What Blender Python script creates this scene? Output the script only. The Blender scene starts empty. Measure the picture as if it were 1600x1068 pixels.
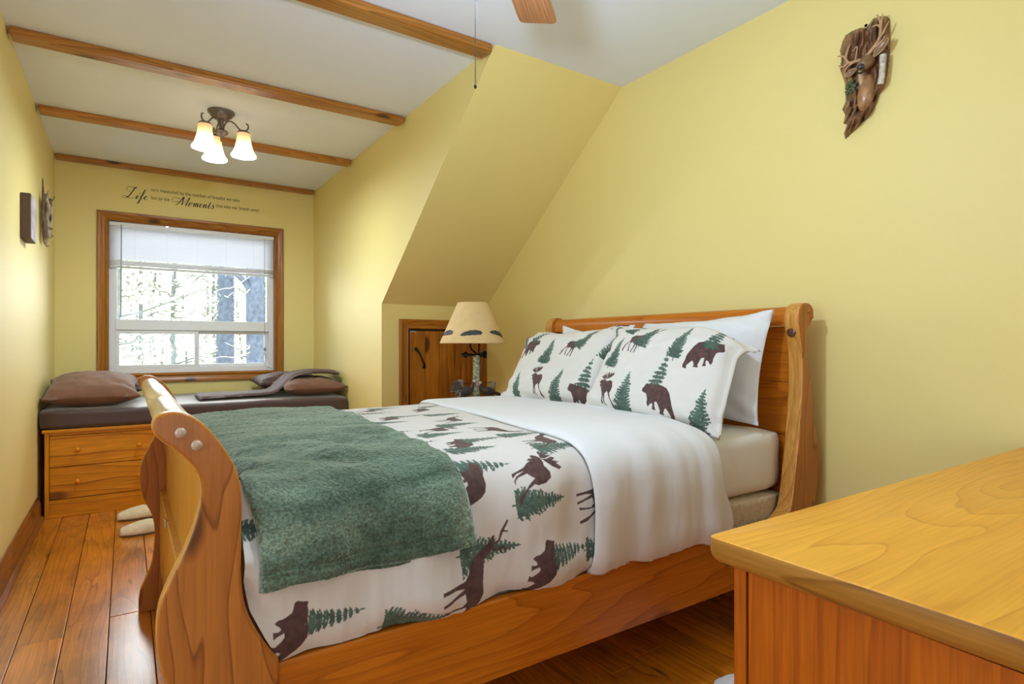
import bpy, bmesh, math, random
import numpy as np
from mathutils import Vector, Matrix
random.seed(7)
rng = np.random.default_rng(11)
SC = bpy.context.scene
COL = SC.collection

# ------------------------------------------------------------------ camera, world, lights
CAM_H = 1.06
cd = bpy.data.cameras.new('camera'); cam = bpy.data.objects.new('camera', cd); COL.objects.link(cam)
cam.location = (0, 0, CAM_H); cam.rotation_euler = (math.pi/2, 0, -0.586)
cd.sensor_fit = 'HORIZONTAL'; cd.sensor_width = 36; cd.lens = 908.6/1600*36
cd.shift_y = 4.24/1600; cd.clip_start = 0.02; cd.clip_end = 500
SC.camera = cam
SC.view_settings.view_transform = 'Standard'; SC.view_settings.look = 'None'
SC.view_settings.exposure = 0.35; SC.view_settings.gamma = 1.0
SC.view_settings.use_curve_mapping = False
w = bpy.data.worlds.new('world'); SC.world = w; w.use_nodes = True
bg = w.node_tree.nodes['Background']; bg.inputs[0].default_value = (0.86, 0.94, 1.0, 1); bg.inputs[1].default_value = 3.4
SC.cycles.use_denoising = True
SC.cycles.max_bounces = 12; SC.cycles.diffuse_bounces = 6
SC.cycles.sample_clamp_indirect = 6.0

def sun(rot, strength, color, angle):
    d = bpy.data.lights.new('sun', 'SUN'); d.energy = strength; d.color = color; d.angle = angle
    o = bpy.data.objects.new('sun', d); COL.objects.link(o); o.rotation_euler = rot
sun((math.radians(48), 0, math.radians(150)), 5.0, (1, .95, .85), .01)     # lights the wood outside, from behind the house side

def area(name, loc, target, sx, sy, power, color):
    d = bpy.data.lights.new(name, 'AREA'); d.shape = 'RECTANGLE'; d.size = sx; d.size_y = sy
    d.energy = power; d.color = color
    o = bpy.data.objects.new(name, d); COL.objects.link(o); o.location = loc
    o.rotation_euler = (Vector(target)-Vector(loc)).to_track_quat('-Z', 'Y').to_euler()
    return o
area('daylight_window_front', (.55, 6.9, 2.15), (.55, 4.6, .9), 2.4, 1.8, 85, (.88, .94, 1.0))
area('fill_behind_camera', (-.1, -2.2, 1.15), (.6, 3.2, 2.6), 2.2, 1.3, 25, (.58, .79, 1.0))  # added fill before the closed rear wall, tipped up to lift the ceiling
area('fill_room_left', (-1.9, .9, 1.35), (2.0, 1.8, 1.1), 1.6, 1.5, 24, (.62, .81, 1.0))  # added soft fill from the left of the room, no door stands there

# ------------------------------------------------------------------ helpers
LOC = {}
class MB:
    def __init__(s): s.v = []; s.f = []; s.uv = None
    def add(s, vs, fs):
        n = len(s.v); s.v += [tuple(map(float, p)) for p in vs]; s.f += [tuple(i+n for i in f) for f in fs]; return s
    def box(s, x0, x1, y0, y1, z0, z1):
        return s.add([(x0,y0,z0),(x1,y0,z0),(x1,y1,z0),(x0,y1,z0),(x0,y0,z1),(x1,y0,z1),(x1,y1,z1),(x0,y1,z1)],
            [(0,3,2,1),(4,5,6,7),(0,1,5,4),(1,2,6,5),(2,3,7,6),(3,0,4,7)])
    def prism(s, poly, axis, a, b):
        # poly in the two other axes (x: y,z / y: x,z / z: x,y)
        def p(q, t):
            return {'x': (t, q[0], q[1]), 'y': (q[0], t, q[1]), 'z': (q[0], q[1], t)}[axis]
        A = sum(poly[i][0]*poly[(i+1) % len(poly)][1]-poly[(i+1) % len(poly)][0]*poly[i][1] for i in range(len(poly)))
        if A < 0: poly = poly[::-1]
        if axis == 'y': poly = poly[::-1]
        n = len(poly); vs = [p(q, a) for q in poly]+[p(q, b) for q in poly]
        fs = [tuple(range(n))[::-1], tuple(range(n, 2*n))]+[(i, (i+1) % n, n+(i+1) % n, n+i) for i in range(n)]
        return s.add(vs, fs)
    def tube(s, path, r, n=8, cap=True, sx=1.0):
        P = [Vector(p) for p in path]; m = len(P)
        R = r if isinstance(r, (list, tuple)) else [r]*m
        vs = []; up = None
        for i in range(m):
            t = (P[min(i+1, m-1)]-P[max(i-1, 0)]).normalized()
            if up is None:
                up = Vector((0, 0, 1)) if abs(t.z) < .9 else Vector((1, 0, 0))
            a = t.cross(up).normalized(); up = a.cross(t).normalized()
            for k in range(n):
                th = 2*math.pi*k/n
                vs.append(P[i]+a*(R[i]*sx*math.cos(th))+up*(R[i]*math.sin(th)))
        fs = [(i*n+k, i*n+(k+1) % n, (i+1)*n+(k+1) % n, (i+1)*n+k) for i in range(m-1) for k in range(n)]
        if cap: fs += [tuple(range(n))[::-1], tuple(range((m-1)*n, m*n))]
        return s.add(vs, fs)
    def lathe(s, prof, c=(0,0,0), n=24, axis='z', ripple=0, nr=0):
        vs = []
        for r, z in prof:
            for k in range(n):
                th = 2*math.pi*k/n; rr = r*(1+ripple*math.cos(nr*th)); a, b = rr*math.cos(th), rr*math.sin(th)
                q = {'z': (a, b, z), 'y': (b, z, a), 'x': (z, a, b)}[axis]
                vs.append((q[0]+c[0], q[1]+c[1], q[2]+c[2]))
        m = len(prof)
        fs = [(i*n+k, i*n+(k+1) % n, (i+1)*n+(k+1) % n, (i+1)*n+k) for i in range(m-1) for k in range(n)]
        if prof[0][0] > 1e-4 : fs.append(tuple(range(n))[::-1])
        if prof[-1][0] > 1e-4: fs.append(tuple(range((m-1)*n, m*n)))
        return s.add(vs, fs)
    def ell(s, c, r, nu=14, nv=10, M=None):
        vs = []; fs = []
        for i in range(nv+1):
            ph = math.pi*i/nv
            for k in range(nu):
                th = 2*math.pi*k/nu
                p = Vector((r[0]*math.sin(ph)*math.cos(th), r[1]*math.sin(ph)*math.sin(th), r[2]*math.cos(ph)))
                if M is not None: p = M @ p
                vs.append((p.x+c[0], p.y+c[1], p.z+c[2]))
        for i in range(nv):
            for k in range(nu):
                fs.append((i*nu+k, (i+1)*nu+k, (i+1)*nu+(k+1) % nu, i*nu+(k+1) % nu))
        return s.add(vs, fs)
    def grid(s, P, uv=None, flip=False):
        P = np.asarray(P); n, m = P.shape[:2]
        idx = np.arange(n*m).reshape(n, m)
        q = np.stack([idx[:-1,:-1], idx[1:,:-1], idx[1:,1:], idx[:-1,1:]], -1).reshape(-1, 4)
        if flip: q = q[:, ::-1]
        b = len(s.v)
        s.v += [tuple(p) for p in P.reshape(-1, 3).tolist()]; s.f += [tuple(p) for p in (q+b).tolist()]
        if uv is not None: s.uv = np.asarray(uv).reshape(-1, 2)
        return s

def obj(name, mb, mat, parent=None, loc=None, smooth=None, bevel=0, seg=2, solid=0, soff=-1, subd=0, label=None):
    """link a builder (world coordinates) as one mesh object; smooth = angle in degrees"""
    o0 = Vector(LOC[parent]) if parent is not None else Vector(loc or (0, 0, 0))
    me = bpy.data.meshes.new(name)
    me.from_pydata([(p[0]-o0.x, p[1]-o0.y, p[2]-o0.z) for p in mb.v], [], mb.f)
    me.update()
    if mb.uv is not None:
        L = me.uv_layers.new(name='map'); vi = np.empty(len(me.loops), dtype=np.int32); me.loops.foreach_get('vertex_index', vi)
        L.data.foreach_set('uv', mb.uv[vi].astype(np.float32).ravel())
    if smooth is not None:
        me.polygons.foreach_set('use_smooth', [True]*len(me.polygons))
        if smooth < 180: me.set_sharp_from_angle(angle=math.radians(smooth))
    if mat: me.materials.append(mat)
    o = bpy.data.objects.new(name, me); COL.objects.link(o)
    if parent is not None: o.parent = parent
    else: o.location = o0
    LOC[o] = tuple(o0)
    if bevel:
        m = o.modifiers.new('bevel', 'BEVEL'); m.width = bevel; m.segments = seg; m.limit_method = 'ANGLE'; m.angle_limit = math.radians(35)
        if smooth is None:
            me.polygons.foreach_set('use_smooth', [True]*len(me.polygons)); m.harden_normals = True
    if solid:
        m = o.modifiers.new('thick', 'SOLIDIFY'); m.thickness = solid; m.offset = soff
    if subd:
        m = o.modifiers.new('sub', 'SUBSURF'); m.levels = subd; m.render_levels = subd
    if label: o['label'] = label
    return o
def thing(name, label, cat, loc=(0,0,0), group=None):
    o = bpy.data.objects.new(name, None); COL.objects.link(o); o.location = loc; LOC[o] = tuple(loc); o.empty_display_size = .05
    return tag(o, label, cat, group)
def tag(o, label, cat, group=None):
    o['label'] = label; o['category'] = cat
    if group: o['group'] = group
    return o
def struct(o): o['kind'] = 'structure'; return o
def stuff(o): o['kind'] = 'stuff'; return o
def copy_tree(root, loc, label=None, rz=0):
    def cp(o, par):
        c = o.copy(); COL.objects.link(c)
        if par is not None: c.parent = par
        for ch in o.children: cp(ch, c)
        return c
    c = cp(root, None); c.location = loc; c.rotation_euler = (0, 0, rz)
    if label: c['label'] = label
    return c

def crom(pts, n=8, closed=False):
    P = [np.array(p, float) for p in pts]; m = len(P); out = []
    for i in range(m if closed else m-1):
        g = lambda k: P[k % m] if closed else P[min(max(k, 0), m-1)]
        a, b, c, d = g(i-1), g(i), g(i+1), g(i+2)
        for k in range(n):
            t = k/n
            out.append(.5*((2*b)+(-a+c)*t+(2*a-5*b+4*c-d)*t*t+(-a+3*b-3*c+d)*t**3))
    if not closed: out.append(P[-1])
    return [tuple(q) for q in out]
_lat = rng.random((257, 257))
def vnoise(x, y):
    x = np.asarray(x, float) % 256; y = np.asarray(y, float) % 256
    i = np.floor(x).astype(int); j = np.floor(y).astype(int); fx = x-i; fy = y-j
    fx = fx*fx*(3-2*fx); fy = fy*fy*(3-2*fy); i2 = (i+1) % 256; j2 = (j+1) % 256; i %= 256; j %= 256
    return (_lat[i,j]*(1-fx)+_lat[i2,j]*fx)*(1-fy)+(_lat[i,j2]*(1-fx)+_lat[i2,j2]*fx)*fy-.5
def fbm(x, y, o=4):
    r = 0; a = 1
    for k in range(o): r = r+a*vnoise(x*2**k+17.3*k, y*2**k+5.1*k); a *= .5
    return r

# ------------------------------------------------------------------ materials
def nmat(name):
    m = bpy.data.materials.new(name); m.use_nodes = True; nt = m.node_tree
    return m, nt, nt.nodes, nt.links, nt.nodes['Principled BSDF']
def setp(b, **k):
    for n, v in k.items(): b.inputs[n.replace('_', ' ')].default_value = v
def ramp(N, stops):
    r = N.new('ShaderNodeValToRGB'); e = r.color_ramp.elements
    while len(e) < len(stops): e.new(.5)
    for i, (p, c) in enumerate(stops): e[i].position = p; e[i].color = (*c, 1)
    return r
def coords(N, L, scale, rand=True):
    tc = N.new('ShaderNodeTexCoord'); mp = N.new('ShaderNodeMapping'); mp.inputs['Scale'].default_value = scale
    if rand:
        oi = N.new('ShaderNodeObjectInfo'); vm = N.new('ShaderNodeVectorMath'); vm.operation = 'SCALE'
        cb = N.new('ShaderNodeCombineXYZ')
        for k in range(3): L.new(oi.outputs['Random'], cb.inputs[k])
        vm.inputs['Scale'].default_value = 37.0; L.new(cb.outputs[0], vm.inputs[0])
        ad = N.new('ShaderNodeVectorMath'); ad.operation = 'ADD'
        L.new(tc.outputs['Object'], ad.inputs[0]); L.new(vm.outputs[0], ad.inputs[1]); L.new(ad.outputs[0], mp.inputs['Vector'])
    else: L.new(tc.outputs['Object'], mp.inputs['Vector'])
    return mp
def plain(name, c, rough=.6, bump=0, bscale=200, metal=0, sheen=0, coat=0, var=0, vscale=8):
    m, nt, N, L, b = nmat(name); setp(b, Base_Color=(*c, 1), Roughness=rough, Metallic=metal)
    if sheen: setp(b, Sheen_Weight=sheen, Sheen_Roughness=.45)
    if coat: setp(b, Coat_Weight=coat, Coat_Roughness=.15)
    mp = coords(N, L, (1, 1, 1))
    if var:
        nz = N.new('ShaderNodeTexNoise'); nz.inputs['Scale'].default_value = vscale; nz.inputs['Detail'].default_value = 5
        L.new(mp.outputs[0], nz.inputs['Vector'])
        r = ramp(N, [(.3, tuple(x*(1-var) for x in c)), (.7, tuple(min(1, x*(1+var)) for x in c))])
        L.new(nz.outputs[0], r.inputs[0]); L.new(r.outputs[0], b.inputs['Base Color'])
    if bump:
        nz = N.new('ShaderNodeTexNoise'); nz.inputs['Scale'].default_value = bscale; nz.inputs['Detail'].default_value = 4
        L.new(mp.outputs[0], nz.inputs['Vector'])
        bp = N.new('ShaderNodeBump'); bp.inputs['Strength'].default_value = bump; bp.inputs['Distance'].default_value = .004
        L.new(nz.outputs[0], bp.inputs['Height']); L.new(bp.outputs[0], b.inputs['Normal'])
    return m
def wood(name, light, mid, dark, axis='x', rings=26, dist=7, rough=.35, coat=.25, knots=.5, pervar=.12, blot=0, long=.14, grain=.35, lk=1.0, rc=1.0):
    m, nt, N, L, b = nmat(name); setp(b, Roughness=rough, Coat_Weight=coat, Coat_Roughness=.22, Specular_IOR_Level=.3)
    dark0 = dark; dark = tuple(m_+(d_-m_)*rc for m_, d_ in zip(mid, dark))
    i = 'xyz'.index(axis)
    sc = [1, 1, 1]; sc[i] = long
    mp = coords(N, L, tuple(sc))
    # ring bands: distance measured across the grain, bent by a slow noise so that cathedral shapes appear
    nz = N.new('ShaderNodeTexNoise'); nz.inputs['Scale'].default_value = 3.2; nz.inputs['Detail'].default_value = 2.5; nz.inputs['Distortion'].default_value = .3
    L.new(mp.outputs[0], nz.inputs['Vector'])
    mu = N.new('ShaderNodeMath'); mu.operation = 'MULTIPLY'; mu.inputs[1].default_value = dist*2.2; L.new(nz.outputs[0], mu.inputs[0])
    sp = N.new('ShaderNodeSeparateXYZ'); L.new(mp.outputs[0], sp.inputs[0])
    oth = [k for k in range(3) if k != i]
    a1 = N.new('ShaderNodeMath'); a1.operation = 'ADD'; L.new(sp.outputs[oth[0]], a1.inputs[0]); L.new(sp.outputs[oth[1]], a1.inputs[1])
    m1 = N.new('ShaderNodeMath'); m1.operation = 'MULTIPLY_ADD'; m1.inputs[1].default_value = rings; L.new(a1.outputs[0], m1.inputs[0]); L.new(mu.outputs[0], m1.inputs[2])
    fr = N.new('ShaderNodeMath'); fr.operation = 'FRACT'; L.new(m1.outputs[0], fr.inputs[0])
    r = ramp(N, [(0, light), (.55, tuple((a+c)/2 for a, c in zip(light, mid))), (.88, mid), (.96, tuple((a+2*c)/3 for a, c in zip(mid, dark))), (1.0, light)])
    L.new(fr.outputs[0], r.inputs[0])
    # fine fibre
    mp2 = coords(N, L, tuple(6 if k == i else 160 for k in range(3)))
    n2 = N.new('ShaderNodeTexNoise'); n2.inputs['Scale'].default_value = 1; n2.inputs['Detail'].default_value = 3; L.new(mp2.outputs[0], n2.inputs['Vector'])
    mx = N.new('ShaderNodeMix'); mx.data_type = 'RGBA'; mx.blend_type = 'MULTIPLY'
    r2 = ramp(N, [(.3, (1-grain,)*3), (.7, (1, 1, 1))]); L.new(n2.outputs[0], r2.inputs[0])
    mx.inputs[0].default_value = 1; L.new(r.outputs[0], mx.inputs[6]); L.new(r2.outputs[0], mx.inputs[7])
    col = mx.outputs[2]
    if knots:
        sk = [5.2, 5.2, 5.2]; sk[i] = 2.3
        mk = coords(N, L, tuple(x*lk for x in sk))
        vo = N.new('ShaderNodeTexVoronoi'); vo.inputs['Scale'].default_value = 1; L.new(mk.outputs[0], vo.inputs['Vector'])
        rk = ramp(N, [(0.0, (1, 1, 1)), (.10, (.85,)*3), (.17, (0, 0, 0))]); L.new(vo.outputs['Distance'], rk.inputs[0])
        sx = N.new('ShaderNodeSeparateColor'); L.new(vo.outputs['Color'], sx.inputs[0])
        gt = N.new('ShaderNodeMath'); gt.operation = 'LESS_THAN'; gt.inputs[1].default_value = knots; L.new(sx.outputs[0], gt.inputs[0])
        mm = N.new('ShaderNodeMath'); mm.operation = 'MULTIPLY'; L.new(rk.outputs[0], mm.inputs[0]); L.new(gt.outputs[0], mm.inputs[1])
        mk2 = N.new('ShaderNodeMix'); mk2.data_type = 'RGBA'; L.new(mm.outputs[0], mk2.inputs[0]); L.new(col, mk2.inputs[6])
        mk2.inputs[7].default_value = (*[x*.6 for x in dark0], 1); col = mk2.outputs[2]
    if blot:
        nb = N.new('ShaderNodeTexNoise'); nb.inputs['Scale'].default_value = 5; nb.inputs['Detail'].default_value = 6; nb.inputs['Roughness'].default_value = .65
        mb_ = coords(N, L, tuple(.7 if k == i else 1.3 for k in range(3))); L.new(mb_.outputs[0], nb.inputs['Vector'])
        rb = ramp(N, [(.34, (1-blot,)*3), (.56, (1, 1, 1))]); L.new(nb.outputs[0], rb.inputs[0])
        mb2 = N.new('ShaderNodeMix'); mb2.data_type = 'RGBA'; mb2.blend_type = 'MULTIPLY'; mb2.inputs[0].default_value = 1
        L.new(col, mb2.inputs[6]); L.new(rb.outputs[0], mb2.inputs[7]); col = mb2.outputs[2]
    oi = N.new('ShaderNodeObjectInfo')
    hs = N.new('ShaderNodeHueSaturation'); mr = N.new('ShaderNodeMapRange'); mr.inputs[3].default_value = 1-pervar; mr.inputs[4].default_value = 1+pervar
    L.new(oi.outputs['Random'], mr.inputs[0]); L.new(mr.outputs[0], hs.inputs['Value']); L.new(col, hs.inputs['Color'])
    L.new(hs.outputs[0], b.inputs['Base Color'])
    bp = N.new('ShaderNodeBump'); bp.inputs['Strength'].default_value = .12; bp.inputs['Distance'].default_value = .002
    L.new(n2.outputs[0], bp.inputs['Height']); L.new(bp.outputs[0], b.inputs['Normal'])
    return m
PINE = ((.86, .33, .010), (.74, .25, .006), (.30, .070, .002))
HONEY = ((.62, .185, .010), (.52, .145, .006), (.26, .060, .003))
M = {}
for ax in 'xyz':
    M['pine_'+ax] = wood('pine_'+ax, *PINE, axis=ax, rings=20, dist=4, knots=.9, coat=.03, lk=.85, pervar=.06)
    M['bed_'+ax] = wood('bed_'+ax, *HONEY, axis=ax, rings=20, dist=5, knots=.85, pervar=.05, coat=.12, rc=.55, lk=1.1, grain=.25)
    M['beam_'+ax] = wood('beam_'+ax, (.58, .235, .035), (.44, .155, .018), (.14, .04, .005), axis=ax, rough=.30, coat=.35, knots=.9, pervar=.12, lk=1.2)
    M['trim_'+ax] = wood('trim_'+ax, (.50, .19, .018), (.38, .125, .010), (.12, .032, .003), axis=ax, rough=.35, coat=.15, knots=.8, lk=1.3)
M['bed_side'] = wood('bed_side', (.52, .185, .030), (.43, .14, .020), (.16, .042, .006), axis='z', rings=15, dist=7.5, knots=.7, pervar=.04, long=.20, grain=.2, coat=.12)
M['bed_edge'] = wood('bed_edge', (.74, .36, .08), (.64, .28, .05), (.42, .15, .02), axis='z', rings=30, dist=2, knots=0, pervar=.03)
M['panel_pale'] = wood('panel_pale', (.76, .36, .04), (.66, .28, .025), (.40, .14, .010), axis='z', rings=14, dist=5, knots=.4, pervar=.04, rc=.5)
M['roller'] = wood('roller', (.66, .45, .20), (.56, .35, .14), (.30, .16, .05), axis='y', rings=12, dist=3, rough=.38, coat=.35, knots=0)
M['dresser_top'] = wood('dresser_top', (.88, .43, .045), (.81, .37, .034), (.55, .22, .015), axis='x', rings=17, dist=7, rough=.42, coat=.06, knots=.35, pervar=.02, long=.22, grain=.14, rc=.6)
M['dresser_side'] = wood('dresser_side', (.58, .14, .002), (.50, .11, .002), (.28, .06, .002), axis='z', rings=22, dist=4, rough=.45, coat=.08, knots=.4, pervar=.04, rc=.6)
M['floor'] = wood('floor', (.88, .30, .015), (.72, .215, .01), (.24, .055, .003), axis='y', rings=24, dist=8, rough=.30, coat=1.0, knots=.5, pervar=.16, blot=.38, long=.12, grain=.3, lk=1.2, rc=.8)
M['door'] = wood('door', (.56, .205, .012), (.45, .145, .007), (.13, .034, .003), axis='z', rings=18, dist=5, rough=.4, coat=.15, knots=.8, pervar=.08, blot=.25)
M['base'] = wood('base', (.42, .15, .030), (.30, .10, .016), (.09, .025, .005), axis='y', rough=.35, coat=.3, knots=.7, pervar=.1, blot=.3)
M['fan_wood'] = wood('fan_wood', (.50, .225, .10), (.40, .165, .065), (.20, .07, .025), axis='x', rings=60, dist=3, knots=0, rough=.35, pervar=.02)
M['wall'] = plain('wall_paint', (.81, .675, .26), .55, bump=.05, bscale=120)
M['ceil'] = plain('ceiling_paint', (.80, .86, .975), .8, bump=.12, bscale=60)
M['vinyl'] = plain('vinyl', (.82, .83, .85), .35)
m, nt, N, L, b = nmat('blind_slat'); M['slat'] = m; setp(b, Base_Color=(.86, .87, .90, 1), Roughness=.4)
td = N.new('ShaderNodeBsdfTranslucent'); td.inputs[0].default_value = (.85, .87, .92, 1); ms = N.new('ShaderNodeMixShader'); ms.inputs[0].default_value = .20
L.new(b.outputs[0], ms.inputs[1]); L.new(td.outputs[0], ms.inputs[2]); L.new(ms.outputs[0], N['Material Output'].inputs[0])
M['dkgap'] = plain('dark_gap', (.015, .008, .004), .9)
M['brown'] = plain('brown_cloth', (.085, .042, .036), .75, bump=.25, bscale=300, sheen=.08, var=.12, vscale=6)
M['brown_suede'] = plain('brown_suede', (.19, .088, .050), .8, bump=.25, bscale=260, sheen=.15, var=.18, vscale=7)
M['cushion'] = plain('cushion_cloth', (.070, .036, .032), .45, bump=.10, bscale=300, sheen=.6)
M['white'] = plain('white_cotton', (.74, .745, .76), .85, bump=.10, bscale=500, sheen=.15)
M['ivory'] = plain('ivory_sheet', (.80, .785, .75), .85, bump=.10, bscale=400, sheen=.1)
M['boxspring'] = plain('box_spring_cloth', (.62, .55, .42), .9, bump=.7, bscale=180, var=.15, vscale=90)
M['iron'] = plain('dark_iron', (.02, .016, .014), .45, metal=.6)
M['bronze'] = plain('aged_bronze', (.16, .135, .12), .45, metal=.55, var=.3, vscale=60, bump=.2, bscale=90)
M['knobcap'] = plain('screw_cap', (.50, .36, .26), .28, coat=.6)
M['fluff'] = plain('cream_fleece', (.82, .68, .46), .95, bump=1.0, bscale=140, sheen=.3, var=.1, vscale=40)
M['wfluff'] = plain('white_shag', (.80, .79, .80), .95, bump=1.0, bscale=90, sheen=.3)
M['black'] = plain('black_vinyl', (.03, .018, .008), .6)
M['steel'] = plain('steel', (.6, .6, .6), .3, metal=1)

# green fleece: brushed nap, lighter where the pile lies over
m, nt, N, L, b = nmat('green_fleece'); M['green'] = m
setp(b, Roughness=.95, Sheen_Weight=1.0, Sheen_Roughness=.34, Sheen_Tint=(.80, .95, .82, 1))
mp = coords(N, L, (1, 1, 1)); nz = N.new('ShaderNodeTexNoise'); mp.inputs['Scale'].default_value = (1, 1, 1); ms2 = N.new('ShaderNodeMapping'); ms2.inputs['Scale'].default_value = (.7, 1.9, 1); L.new(mp.outputs[0], ms2.inputs['Vector']); nz.inputs['Scale'].default_value = 5; nz.inputs['Detail'].default_value = 6; nz.inputs['Roughness'].default_value = .62; nz.inputs['Distortion'].default_value = .6; L.new(ms2.outputs[0], nz.inputs['Vector'])
nf = N.new('ShaderNodeTexNoise'); nf.inputs['Scale'].default_value = 170; nf.inputs['Detail'].default_value = 3; L.new(mp.outputs[0], nf.inputs['Vector'])
r = ramp(N, [(.34, (.055, .098, .060)), (.50, (.12, .185, .125)), (.66, (.23, .315, .225))]); L.new(nz.outputs[0], r.inputs[0])
r2 = ramp(N, [(.35, (.55,)*3), (.65, (1.15,)*3)]); L.new(nf.outputs[0], r2.inputs[0])
mx = N.new('ShaderNodeMix'); mx.data_type = 'RGBA'; mx.blend_type = 'MULTIPLY'; mx.inputs[0].default_value = 1
L.new(r.outputs[0], mx.inputs[6]); L.new(r2.outputs[0], mx.inputs[7]); L.new(mx.outputs[2], b.inputs['Base Color'])
bp = N.new('ShaderNodeBump'); bp.inputs['Strength'].default_value = .9; bp.inputs['Distance'].default_value = .006; L.new(nf.outputs[0], bp.inputs['Height']); L.new(bp.outputs[0], b.inputs['Normal'])

# window glass: thin sheet, mostly clear with a mirror-like fresnel part
m, nt, N, L, b = nmat('window_glass'); M['glass'] = m
N.remove(b); tr = N.new('ShaderNodeBsdfTransparent'); gl = N.new('ShaderNodeBsdfGlossy'); gl.inputs['Roughness'].default_value = .02
fr = N.new('ShaderNodeFresnel'); fr.inputs[0].default_value = 1.45; ms = N.new('ShaderNodeMixShader')
L.new(fr.outputs[0], ms.inputs[0]); L.new(tr.outputs[0], ms.inputs[1]); L.new(gl.outputs[0], ms.inputs[2])
L.new(ms.outputs[0], N['Material Output'].inputs[0])

# ------------------------------------------------------------------ room
XL, X1, X2, Y1, Y2, Y3, ZC, ZK = -.447, 1.458, 2.288, 2.344, 3.81, 5.54, 2.485, 1.341
YR = -2.4
floor = struct(obj('floor', MB().box(-2.3, X2+.1, YR-.1, Y3+.1, -.12, -.022), M['dkgap'], loc=(0, 0, 0)))
x = XL-.02-.135*14; k = 0
while x < X2:
    wd = .1355; x0, x1 = max(x, -2.2)+.0008, min(x+wd, X2)-.0008
    y = YR-random.random()*1.4
    if abs(x-(XL+.057+2*wd)) < .07: y = 3.30-1.75*4
    first = True
    while y < Y3:
        ln = random.choice([1.35, 1.75, 2.1, 2.6]); a, c = max(y, YR)+.0008, min(y+ln, Y3 if x1 > XL else 1.95)-.0008
        if c-a > .05 and x1-x0 > .02:
            dz = random.uniform(-.0012, .0012)
            obj('plank', MB().box(x0, x1, a, c, -.022, dz), M['floor'], floor, bevel=.0025, seg=1)
        y += ln
    x += wd
struct(obj('ceiling', MB().box(-2.4, X2+.12, YR-.1, Y3+.16, ZC, ZC+.12), M['ceil']))
struct(obj('wall_left', MB().box(XL-.12, XL, 1.9, Y3, 0, ZC), M['wall']))
struct(obj('wall_left_side', MB().box(-2.4, XL-.12, 1.9, 2.02, 0, ZC), M['wall']))
struct(obj('wall_far_left', MB().box(-2.4, -2.28, YR, 1.9, 0, ZC), M['wall']))
struct(obj('wall_right', MB().box(X2, X2+.12, YR, Y2+.09, 0, ZC), M['wall']))
struct(obj('wall_rear', MB().box(-2.4, X2+.12, YR-.12, YR, 0, ZC), M['wall']))
WX0, WX1, WZ0, WZ1 = -.122, 1.122, .820, 2.040
wb = MB(); wb.box(XL-.12, WX0, Y3, Y3+.15, 0, ZC); wb.box(WX1, X1+.1, Y3, Y3+.15, 0, ZC); wb.box(WX0, WX1, Y3, Y3+.15, 0, WZ0); wb.box(WX0, WX1, Y3, Y3+.15, WZ1, ZC)
struct(obj('wall_back', wb, M['wall']))
struct(obj('wall_dormer_right', MB().prism([(Y2+.09, 0), (Y2, 0), (Y2, ZK), (Y1, ZC), (Y3, ZC), (Y3, 0)], 'x', X1, X1+.06), M['wall']))
struct(obj('ceiling_slope', MB().prism([(Y1, ZC), (Y2, ZK), (Y2+.08, ZK+.04), (Y1+.12, ZC)], 'x', X1+.06, X2), M['wall']))
struct(obj('wall_knee', MB().box(X1+.06, X2, Y2, Y2+.09, 0, ZK), M['wall']))
bb = MB().prism([(XL, 0), (XL+.036, 0), (XL+.036, .018), (XL+.020, .03), (XL+.018, .11), (XL+.012, .128), (XL+.006, .142), (XL, .144)], 'y', 1.9, 4.50)
struct(obj('baseboard_left', bb, M['base'], bevel=.002))
struct(obj('baseboard_right', MB().box(X2-.016, X2, YR, Y2, 0, .13), M['base'], bevel=.003))

# ceiling beams: two by fours laid flat on the ceiling of the dormer
bdef = [(2.344, .098, 'first ceiling beam at the dormer mouth, nearest the fan'),
        (3.395, .098, 'second ceiling beam, glossy, between the fan beam and the light fixture'),
        (4.416, .092, 'third ceiling beam, running just behind the ceiling light'),
        (5.474, .066, 'last ceiling beam, tight against the window wall')]
for yb, wdt, lb in bdef:
    o = obj('ceiling_beam', MB().box(XL+.012, X1-.012, yb, yb+wdt, ZC-.037, ZC), M['beam_x'], loc=(.5, yb, ZC-.02), bevel=.008, seg=3)
    tag(o, lb, 'beam', 'ceiling beams')

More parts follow.
